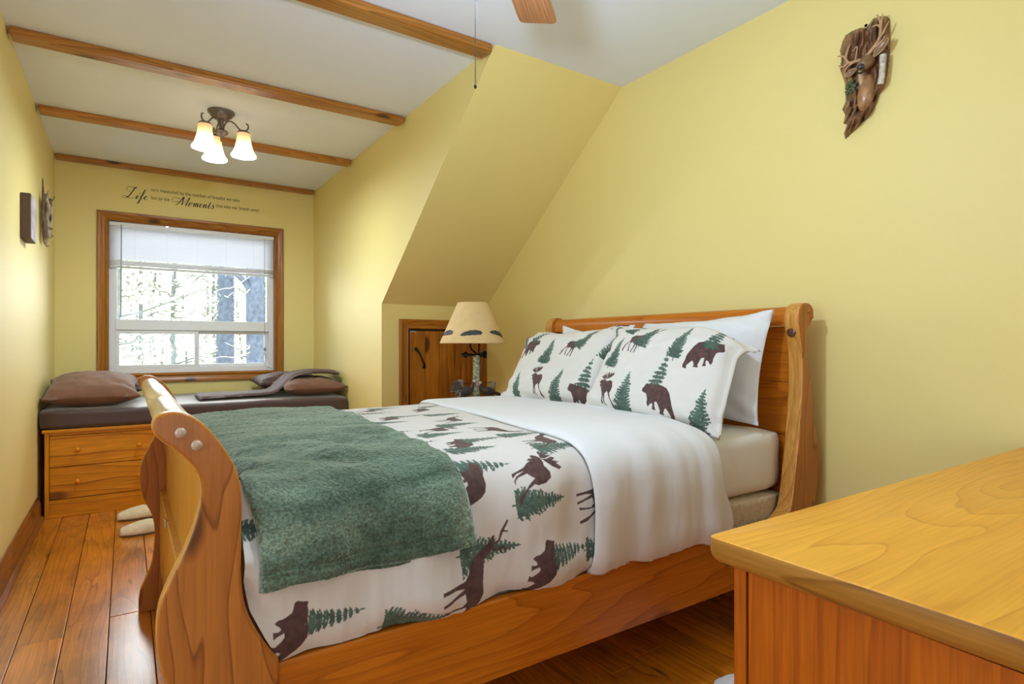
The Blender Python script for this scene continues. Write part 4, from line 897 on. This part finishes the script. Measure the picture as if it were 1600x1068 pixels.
Le = [[(4.0, .45), (4.5, .65), (4.72, .92), (4.5, 1.05), (4.2, .75), (4.2, .25), (4.5, .02), (5.0, .35)]]
script(Ls+Li+Lf+Le, -.005, 2.226, .0300, 'script_word', w0=.0066)
Mm = [[(.3, 1.0), (-.2, .75), (-.9, .8), (-1.25, 1.25), (-.95, 1.75), (-.3, 1.8), (.4, 1.55), (1.0, 1.9), (1.15, 2.3)], [(1.15, 2.3), (.8, 1.3), (.3, .25), (-.1, .0)], [(1.15, 2.3), (1.2, 1.2), (1.25, .1)], [(1.25, .1), (1.8, 1.2), (2.45, 2.25)], [(2.45, 2.25), (2.3, 1.2), (2.15, .3), (2.3, .02), (2.7, .3)]]
def let(ch, x0):
    D_ = {'o': [[(.0, .35), (.45, .95), (.12, .8), (-.02, .35), (.2, .02), (.55, .3), (.55, .75), (.42, .95), (.75, .85), (1.0, .85)]],
          'm': [[(0, .55), (.25, .95), (.22, .5), (.15, .0)], [(.18, .4), (.45, .9), (.65, .92), (.62, .5), (.55, .0)], [(.58, .4), (.85, .9), (1.05, .9), (1.0, .4), (1.1, .02), (1.45, .4)]],
          'e': [[(0, .4), (.35, .6), (.52, .88), (.32, 1.0), (.1, .65), (.15, .15), (.4, .02), (.8, .4)]],
          'n': [[(0, .55), (.25, .95), (.22, .5), (.15, .0)], [(.18, .4), (.48, .9), (.68, .9), (.62, .4), (.72, .02), (1.05, .4)]],
          't': [[(0, .4), (.4, 1.2), (.42, 1.6), (.3, .8), (.25, .15), (.45, .02), (.8, .4)], [(.1, 1.05), (.65, 1.1)]],
          's': [[(0, .4), (.3, .85), (.4, 1.05), (.42, .75), (.62, .4), (.45, .05), (.12, .1), (.2, .3)]]}
    return [[(a+x0, b_) for a, b_ in s_] for s_ in D_[ch]]
st = list(Mm); xx = 2.75
for ch, adv in (('o', .95), ('m', 1.45), ('e', .80), ('n', 1.05), ('t', .80), ('s', .6)):
    st += let(ch, xx); xx += adv
script(st, .344, 2.216, .0325, 'script_word', slant=.3, w0=.0062)

# carved elk plaque on the right wall
def DC(px_, py_, d=0): d = d*.8; return (X2-d, 1.082-((1280+px_/5.343)-1348)/442-.53*d, 2.256-((20+py_/5.34)-37)/419-.24*d)
cv = thing('carved_plaque', 'carved bark plaque with an antlered elk head, high on the right wall', 'wall carving', (X2, 1.082, 2.05))
outl = [(190,170),(215,130),(270,115),(340,120),(388,142),(408,130),(450,88),(500,95),(545,112),(575,150),(580,300),(574,450),(562,560),(548,640),(530,680),(492,722),(470,790),(440,850),(395,890),(330,930),(270,972),(215,1006),(203,960),(232,890),(198,872),(215,800),(190,750),(218,690),(216,600),(210,520),(170,400),(180,300),(168,240)]
gx, gy = np.meshgrid(np.arange(150, 600, 5.), np.arange(80, 1015, 5.), indexing='ij')
ins = np.zeros(gx.shape, bool); dist = np.full(gx.shape, 1e9)
for i in range(len(outl)):
    (x1_, y1_), (x2_, y2_) = outl[i], outl[(i+1) % len(outl)]
    if y1_ != y2_: ins ^= ((y1_ > gy) != (y2_ > gy)) & (gx < (x2_-x1_)*(gy-y1_)/(y2_-y1_)+x1_)
    t = np.clip(((gx-x1_)*(x2_-x1_)+(gy-y1_)*(y2_-y1_))/((x2_-x1_)**2+(y2_-y1_)**2), 0, 1)
    dist = np.minimum(dist, np.hypot(gx-x1_-t*(x2_-x1_), gy-y1_-t*(y2_-y1_)))
flow = gx*.030+.9*np.sin(gy*.011+gx*.01)+1.4*fbm(gx*.010, gy*.006)
H = .034*np.clip(dist/45, 0, 1)**.5+.0075*np.sin(flow*3.1)*np.clip(dist/20, 0, 1)+.006*fbm(gx*.03, gy*.012)
H += .014*np.exp(-((gx-300)/90)**2-((gy-260)/120)**2)-.022*np.exp(-((gx-400)/16)**2)*(gy < 420)
low = np.clip((gy-680)/120, 0, 1); H += low*.008*np.sin((gx*.8+gy*.55)*.16)
H = np.where(ins, np.maximum(H, .004), 0)
idx = -np.ones(gx.shape, int); vs = []; keep = ins.copy()
for s_ in ((1,0),(-1,0),(0,1),(0,-1),(1,1),(-1,-1),(1,-1),(-1,1)): keep |= np.roll(ins, s_, (0, 1))
for i in range(gx.shape[0]):
    for j in range(gx.shape[1]):
        if keep[i, j]: idx[i, j] = len(vs); vs.append(DC(gx[i, j], gy[i, j], float(H[i, j])))
fs = [(idx[i,j], idx[i+1,j], idx[i+1,j+1], idx[i,j+1]) for i in range(gx.shape[0]-1) for j in range(gx.shape[1]-1) if min(idx[i,j], idx[i+1,j], idx[i+1,j+1], idx[i,j+1]) >= 0]
m, nt, N, L, b = nmat('carved_bark'); M['carved'] = m; setp(b, Roughness=.38, Coat_Weight=.3)
mp = coords(N, L, (1, 1, .35)); nz = N.new('ShaderNodeTexNoise'); nz.inputs['Scale'].default_value = 45; nz.inputs['Detail'].default_value = 5; L.new(mp.outputs[0], nz.inputs['Vector'])
r = ramp(N, [(.32, (.065, .024, .010)), (.52, (.19, .080, .032)), (.72, (.36, .17, .07))]); L.new(nz.outputs[0], r.inputs[0]); L.new(r.outputs[0], b.inputs['Base Color'])
obj('bark_slab', MB().add(vs, fs), M['carved'], cv, smooth=70)
M['elk_tan'] = plain('elk_tan', (.33, .165, .06), .4, var=.35, vscale=40, bump=.4, bscale=90, coat=.2)
M['elk_head'] = plain('elk_head', (.22, .12, .05), .4, var=.2, vscale=50, coat=.2)
M['antler'] = plain('antler', (.50, .30, .16), .45, var=.2, vscale=60)
c = DC(385, 690, .036); obj('elk_neck', MB().ell(c, (.022, .0285, .066), 20, 14, Matrix.Rotation(.16, 3, 'X')), M['elk_tan'], cv, smooth=180)
c = DC(355, 560, .036); obj('elk_chest', MB().ell(c, (.020, .012, .052), 16, 12, Matrix.Rotation(-.1, 3, 'X')), plain('elk_cream', (.50, .34, .20), .45, var=.25, vscale=50), cv, smooth=180)
hd = obj('elk_head', MB().tube([DC(425, 425, .040), DC(400, 440, .058), DC(365, 465, .076), DC(342, 478, .088), DC(335, 482, .094)], [.015, .026, .0235, .0175, .010], 16), M['elk_head'], cv, smooth=180, subd=1)
obj('nose', MB().ell(DC(332, 480, .096), (.010, .0135, .0120), 14, 10), plain('nose_black', (.01, .012, .014), .12, coat=1), hd, smooth=180)
for q in (DC(408, 420, .072), DC(345, 436, .082)): obj('eye', MB().ell(q, (.004, .004, .004), 10, 8), M['iron'], hd, smooth=180)
obj('mouth', MB().tube([DC(305, 512, .074), DC(335, 525, .082), DC(375, 515, .076)], .003, 6), M['iron'], hd, smooth=60)
def ear(tip, base, w_, d0):
    a, c_ = np.array(base, float), np.array(tip, float); n = np.array([-(c_-a)[1], (c_-a)[0]]); n /= np.linalg.norm(n)
    mid = (a+c_)/2; pts = crom([tuple(a), tuple(mid+n*w_), tuple(c_), tuple(mid-n*w_)], 6, closed=True)
    vs = [DC(p[0], p[1], d0) for p in pts]; n_ = len(vs); ctr = DC(*mid, d0-.008)
    back = [DC(p[0], p[1], d0-.012) for p in pts]
    o = obj('ear', MB().add(vs+back+[ctr], [(i, (i+1) % n_, 2*n_) for i in range(n_)]+[(i, n_+i, n_+(i+1) % n_, (i+1) % n_) for i in range(n_)]), M['elk_head'], cv, smooth=40)
    obj('ear_rim', MB().tube([DC(p[0], p[1], d0+.001) for p in pts+pts[:1]], .0022, 6), M['antler'], o, smooth=60)
ear((555, 325), (440, 425), 30, .062); ear((205, 500), (305, 470), 22, .064)
an = MB()
for pts, r0, r1 in (([(385, 400, .060), (430, 365, .062), (480, 310, .060), (498, 230, .058), (492, 150, .052), (470, 95, .046)], .0066, .003), ([(498, 240, .058), (505, 170, .054), (515, 105, .046)], .0048, .002), ([(485, 300, .060), (525, 250, .058), (560, 190, .052)], .0048, .002), ([(498, 215, .058), (470, 180, .056), (428, 178, .052)], .0044, .002), ([(440, 358, .062), (500, 330, .066), (530, 300, .066)], .004, .002),
                    ([(340, 412, .062), (290, 408, .064), (235, 395, .062), (210, 345, .060), (185, 320, .058), (145, 302, .050)], .0066, .0025), ([(212, 350, .060), (228, 290, .058), (250, 245, .052)], .005, .002), ([(235, 398, .062), (190, 412, .060), (150, 385, .052)], .0048, .002), ([(290, 408, .064), (310, 290, .058), (268, 315, .056)], .003, .002), ([(280, 412, .064), (235, 425, .066), (205, 450, .060)], .0042, .002)):
    P_ = crom([DC(*p) for p in pts], 4); n_ = len(P_); an.tube(P_, [r0+(r1-r0)*k/(n_-1) for k in range(n_)], 8)
obj('antlers', an, M['antler'], cv, smooth=60)
lf = MB()
for k in range(16):
    p = (random.uniform(220, 300), random.uniform(540, 650)); lf.ell(DC(p[0], p[1], .034+random.random()*.01), (.006, .007, .006), 7, 5)
obj('pine_sprig', lf, plain('sprig_green', (.075, .11, .045), .6, var=.4, vscale=60), cv, smooth=180)
obj('birch_log', MB().tube([DC(520, 435, .044), DC(515, 520, .048), DC(508, 600, .046), DC(500, 660, .040)], [.0115, .010, .0095, .0105], 12), plain('birch_white', (.55, .50, .42), .6, var=.4, vscale=60, bump=.5), cv, smooth=60)
for k in range(9):
    t = k/8; a = (215+t*260, 985-t*260+random.uniform(-10, 10)); e = (a[0]+30+random.uniform(0, 40), a[1]-95-random.uniform(0, 50))
    obj('splinter', MB().tube([DC(a[0], a[1], .012), DC((a[0]+e[0])/2, (a[1]+e[1])/2, .028), DC(e[0], e[1], .034)], [.002, .005, .003], 6), M['carved'], cv, smooth=60)
obj('hanger', MB().lathe([(.006, 0), (.006, .002), (.002, .003), (.002, .014), (.0055, .015), (.0055, .018), (0, .018)], DC(388, 118), 10, 'x'), M['steel'], cv, smooth=50)

# ------------------------------------------------------------------ dresser in the right foreground
ZD = .760; ax0, ax1, ay0, ay1 = .765, 2.275, .085, .5947
ds = thing('dresser', 'wide golden pine dresser with a thick rounded top, right foreground', 'dresser', (1.52, .34, 0))
t_ = .044; pf = [(ax0+.006, ZD), (ax0+.002, ZD-.004), (ax0, ZD-.011), (ax0+.001, ZD-.024), (ax0+.006, ZD-.034), (ax0+.015, ZD-.041), (ax0+.028, ZD-t_)]
top = obj('top', MB().box(ax0, ax1, ay0, ay1, ZD-t_, ZD), M['dresser_top'], ds)
bm = bmesh.new(); bm.from_mesh(top.data)
ed_b = [e for e in bm.edges if all(abs(v.co.z+0-(ZD-t_)) < 1e-4 for v in e.verts)]
ed_t = [e for e in bm.edges if all(abs(v.co.z-ZD) < 1e-4 for v in e.verts)]
ed_v = [e for e in bm.edges if abs(e.verts[0].co.z-e.verts[1].co.z) > .01]
bmesh.ops.bevel(bm, geom=ed_v, offset=.012, segments=4, profile=.5, affect='EDGES')
ed_b = [e for e in bm.edges if all(abs(v.co.z-(ZD-t_)) < 1e-4 for v in e.verts) and len(e.link_faces) == 2 and any(abs(f.normal.z) < .5 for f in e.link_faces)]
ed_t = [e for e in bm.edges if all(abs(v.co.z-ZD) < 1e-4 for v in e.verts) and any(abs(f.normal.z) < .5 for f in e.link_faces)]
bmesh.ops.bevel(bm, geom=ed_b, offset=.024, segments=6, profile=.5, affect='EDGES')
ed_t = [e for e in bm.edges if all(abs(v.co.z-ZD) < 1e-4 for v in e.verts) and any(abs(f.normal.z) < .5 for f in e.link_faces)]
bmesh.ops.bevel(bm, geom=ed_t, offset=.005, segments=3, profile=.5, affect='EDGES')
bm.to_mesh(top.data); bm.free()
top.data.polygons.foreach_set('use_smooth', [True]*len(top.data.polygons)); top.data.set_sharp_from_angle(angle=math.radians(25))
M['dresser_edge'] = wood('dresser_edge', (.50, .235, .04), (.42, .185, .028), (.25, .09, .012), axis='y', rings=14, dist=4, rough=.4, coat=.1, knots=0, pervar=.02)
top.data.materials.append(M['dresser_edge'])
for p in top.data.polygons:
    if p.normal.z < .6: p.material_index = 1
qx0, qx1, qy0, qy1 = .800, 2.255, .125, .572
zt_ = ZD-t_
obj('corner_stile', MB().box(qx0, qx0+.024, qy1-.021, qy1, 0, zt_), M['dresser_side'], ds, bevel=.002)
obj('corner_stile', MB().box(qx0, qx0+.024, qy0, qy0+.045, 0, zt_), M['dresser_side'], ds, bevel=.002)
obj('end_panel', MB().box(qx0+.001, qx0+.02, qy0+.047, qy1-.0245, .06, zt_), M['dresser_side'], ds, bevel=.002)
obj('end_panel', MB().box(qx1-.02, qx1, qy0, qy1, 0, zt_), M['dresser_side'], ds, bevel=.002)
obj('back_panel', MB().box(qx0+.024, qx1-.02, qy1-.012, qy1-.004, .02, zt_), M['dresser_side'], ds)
obj('plinth', MB().box(qx0+.024, qx1-.02, qy0+.01, qy0+.03, 0, .07), M['pine_x'], ds, bevel=.002)
obj('inner_shade', MB().box(qx0+.0205, qx1-.0205, qy0+.03, qy1-.013, .01, zt_-.001), M['dkgap'], ds)
for i in range(2):
    for k in range(3):
        wd = (qx1-qx0-.05)/2; a = qx0+.026+i*wd; z0 = .075+k*.212
        d_ = obj('drawer', MB().box(a+.002, a+wd-.002, qy0, qy0+.022, z0, z0+.207), M['pine_x'], ds, bevel=.004)
        for kx in (.17, wd-.17): obj('knob', MB().lathe([(.008, 0), (.008, -.012), (.017, -.022), (.014, -.032), (0, -.034)], (a+kx, qy0, z0+.105), 16, 'y'), M['pine_y'], d_, smooth=60)

# ------------------------------------------------------------------ slippers and rug
def slipper(x_, y_, nm, lab):
    s_ = thing('slipper', lab, 'slipper', (x_+.12, y_, 0), 'slippers by the foot of the bed')
    L_ = .265
    sole = [(x_+L_*t, y_+(.044*math.sin(math.pi*min(1, (t*1.0)**.62))**.7+.004)*(1 if sgn > 0 else -1)) for sgn, ts in ((1, np.linspace(0, 1, 14)), (-1, np.linspace(1, 0, 14))) for t in ts]
    obj('sole', MB().prism(sole, 'z', .001, .014), M['greywood'], s_, bevel=.003)
    n, m_ = 30, 24; P = np.zeros((n, m_, 3))
    for i in range(n):
        t = i/(n-1); wv = .050*math.sin(math.pi*min(1, max(.001, (t*.93+.03))**.62))**.6+.003
        hh = .062*math.sin(math.pi*min(1, (t*.80+.08)))**.8*(1-.18*t)
        for j in range(m_):
            a = math.pi*j/(m_-1)
            P[i, j] = (x_-.006+L_*t*1.03, y_+wv*math.cos(a), .012+hh*math.sin(a)**.8+.004*vnoise(i*.9, j*.9)*math.sin(a))
    obj('upper', MB().grid(P), M['fluff'], s_, smooth=180, solid=.006)
slipper(-.035, 4.235, 'a', 'fuzzy cream slipper nearer the pine bench, toe pointing to the wall')
slipper(-.020, 3.880, 'b', 'fuzzy cream slipper nearer the camera beside the footboard')
n, m_ = 70, 80; P = np.zeros((n, m_, 3)); aa = np.linspace(0, 1, n)
for i in range(n):
    for j in range(m_):
        r_ = i/(n-1); a = 2*math.pi*j/(m_-1); R_ = 1+.05*math.sin(5*a)+.03*math.sin(11*a+1)
        P[i, j] = (1.585+.215*r_*R_*math.cos(a), .968+.195*r_*R_*math.sin(a), .004+.032*(1-r_**6)+.012*vnoise(i*.9, j*.9)*(1-r_**8))
P[:, -1] = P[:, 0]
o = obj('shag_rug', MB().grid(P), M['wfluff'], loc=(1.585, .985, 0), smooth=180); tag(o, 'small white shaggy rug on the floor between the bed and the dresser', 'rug')

# ------------------------------------------------------------------ woods beyond the window
gz = -2.9
M['leafmould'] = plain('forest_floor', (.42, .40, .26), .95, var=.3, vscale=.6)
struct(obj('ground_outside', MB().box(-70, 60, 6.2, 95, gz-.2, gz), M['leafmould']))
M['trunk_big'] = plain('pine_bark_blue', (.105, .135, .185), .9, bump=1.0, bscale=14, var=.35, vscale=16)
M['trunk_thin'] = plain('sapling_bark', (.16, .18, .17), .9, var=.35, vscale=10)
M['twig_pale'] = plain('bare_twigs', (.62, .60, .55), .8)
m, nt, N, L, b = nmat('spring_leaf'); M['leaf'] = m
setp(b, Base_Color=(.70, .76, .58, 1), Roughness=.7)
td = N.new('ShaderNodeBsdfTranslucent'); td.inputs[0].default_value = (.78, .84, .62, 1); ms = N.new('ShaderNodeMixShader'); ms.inputs[0].default_value = .5
L.new(b.outputs[0], ms.inputs[1]); L.new(td.outputs[0], ms.inputs[2]); L.new(ms.outputs[0], N['Material Output'].inputs[0])
def big_tree(x_, y_, r_, lab, bend, brs):
    t_ = thing('pine_tree', lab, 'tree', (x_, y_, gz))
    pts = [(x_+bend*math.sin(z*.35), y_, z) for z in np.linspace(gz, 12, 14)]
    tr_ = obj('trunk', MB().tube(crom(pts, 2), [r_*(1.08-.02*k) for k in range(27)], 20), M['trunk_big'], t_, smooth=70)
    for p, rr in brs: obj('branch', MB().tube(crom(p, 4), [rr*(1-.7*k/(4*(len(p)-1))) for k in range(4*(len(p)-1)+1)], 8), M['trunk_big'], t_, smooth=70)
    tg = MB(); r2_ = random.Random(int(x_*100))
    for k in range(46):
        z = r2_.uniform(.7, 3.2); s_ = r2_.choice((-1, 1)); x0 = x_+s_*r_*.8; y0 = y_-r_*.9; l = r2_.uniform(.25, .8)
        pp = [(x0, y0, z)]
        for q in range(4): pp.append((pp[-1][0]+s_*l/4*r2_.uniform(.4, 1.3), pp[-1][1]-r2_.uniform(0, .08), pp[-1][2]+r2_.uniform(-.13, .07)))
        tg.tube(crom(pp, 2), [.007*(1-.08*q) for q in range(9)], 4)
    stuff(obj('bare_twigs', tg, M['twig_pale'], t_))
def wp(u, v, Y):   # direction helper for the distant wood: bearing and height seen through the window
    rx = math.sin(.586)+(u-800)/908.6*math.cos(.586); ry = math.cos(.586)-(u-800)/908.6*math.sin(.586)
    t = Y/ry; return rx*t, CAM_H-(v-538)/908.6*t
xa = wp(351, 0, 11)[0]; xb = wp(401, 0, 10)[0]
big_tree(xa, 11, .150, 'thick bluish pine trunk outside, left of the two big ones', .03, [])
big_tree(xb, 10, .155, 'thick bluish pine trunk outside with an arching limb, at the right', -.03, [([(xb, 10, 1.6), (xb-.12, 9.95, 1.95), (xb-.32, 9.9, 2.16), (xb-.55, 9.9, 2.22), (xb-.85, 9.9, 2.35)], .06)])
# three slim prototypes, then copies with their parts
def slim(seed):   # one prototype tree: trunk, branches, leaves
    r_ = random.Random(seed); t_ = thing('sapling', 'slim sapling with pale spring leaves in the woods outside', 'tree', (0, 0, 0), 'saplings in the woods')
    pts = [(r_.uniform(-.08, .08)*(k > 0), r_.uniform(-.08, .08)*(k > 0), 1.15*k) for k in range(11)]
    obj('trunk', MB().tube(crom(pts, 2), [.055*(1-.035*k) for k in range(21)], 7), M['trunk_thin'], t_, smooth=70)
    tg = MB(); lv = MB()
    for k in range(34):
        z = r_.uniform(1.2, 10.5); a = r_.uniform(0, 6.28); l = r_.uniform(.5, 1.9)*(1.15-z/14); p0 = (0, 0, z); pp = [p0]
        for q in range(4): pp.append((pp[-1][0]+math.cos(a)*l/4+r_.uniform(-.08, .08), pp[-1][1]+math.sin(a)*l/4+r_.uniform(-.08, .08), pp[-1][2]+r_.uniform(.0, .2)))
        tg.tube(pp, [.016, .013, .010, .007, .003], 4)
        for q in range(46):
            e = pp[r_.randint(1, 4)]; c = Vector((e[0]+r_.gauss(0, .22), e[1]+r_.gauss(0, .22), e[2]+r_.gauss(0, .18))); s_ = r_.uniform(.035, .075)
            u_ = Vector((r_.gauss(0, 1), r_.gauss(0, 1), r_.gauss(0, 1))).normalized(); v_ = u_.orthogonal().normalized()
            lv.add([c-u_*s_, c+v_*s_*.55, c+u_*s_, c-v_*s_*.55], [(0, 1, 2, 3)])
    obj('branches', tg, M['trunk_thin'], t_, smooth=70); stuff(obj('foliage', lv, M['leaf'], t_))
    return t_
protos = [slim(k) for k in (3, 8, 21)]
used = set(); rr = random.Random(4)
for k in range(44):
    Y = 12+26*(k/43)**1.0+rr.uniform(-1, 1); u = rr.uniform(150, 450)
    X = wp(u, 0, Y)[0]; loc = (X, Y, gz-rr.uniform(0, 1.2)); i = k % 3
    if i not in used: used.add(i); protos[i].location = loc; protos[i].rotation_euler = (0, 0, rr.uniform(0, 6.28))
    else: copy_tree(protos[i], loc, None, rr.uniform(0, 6.28))
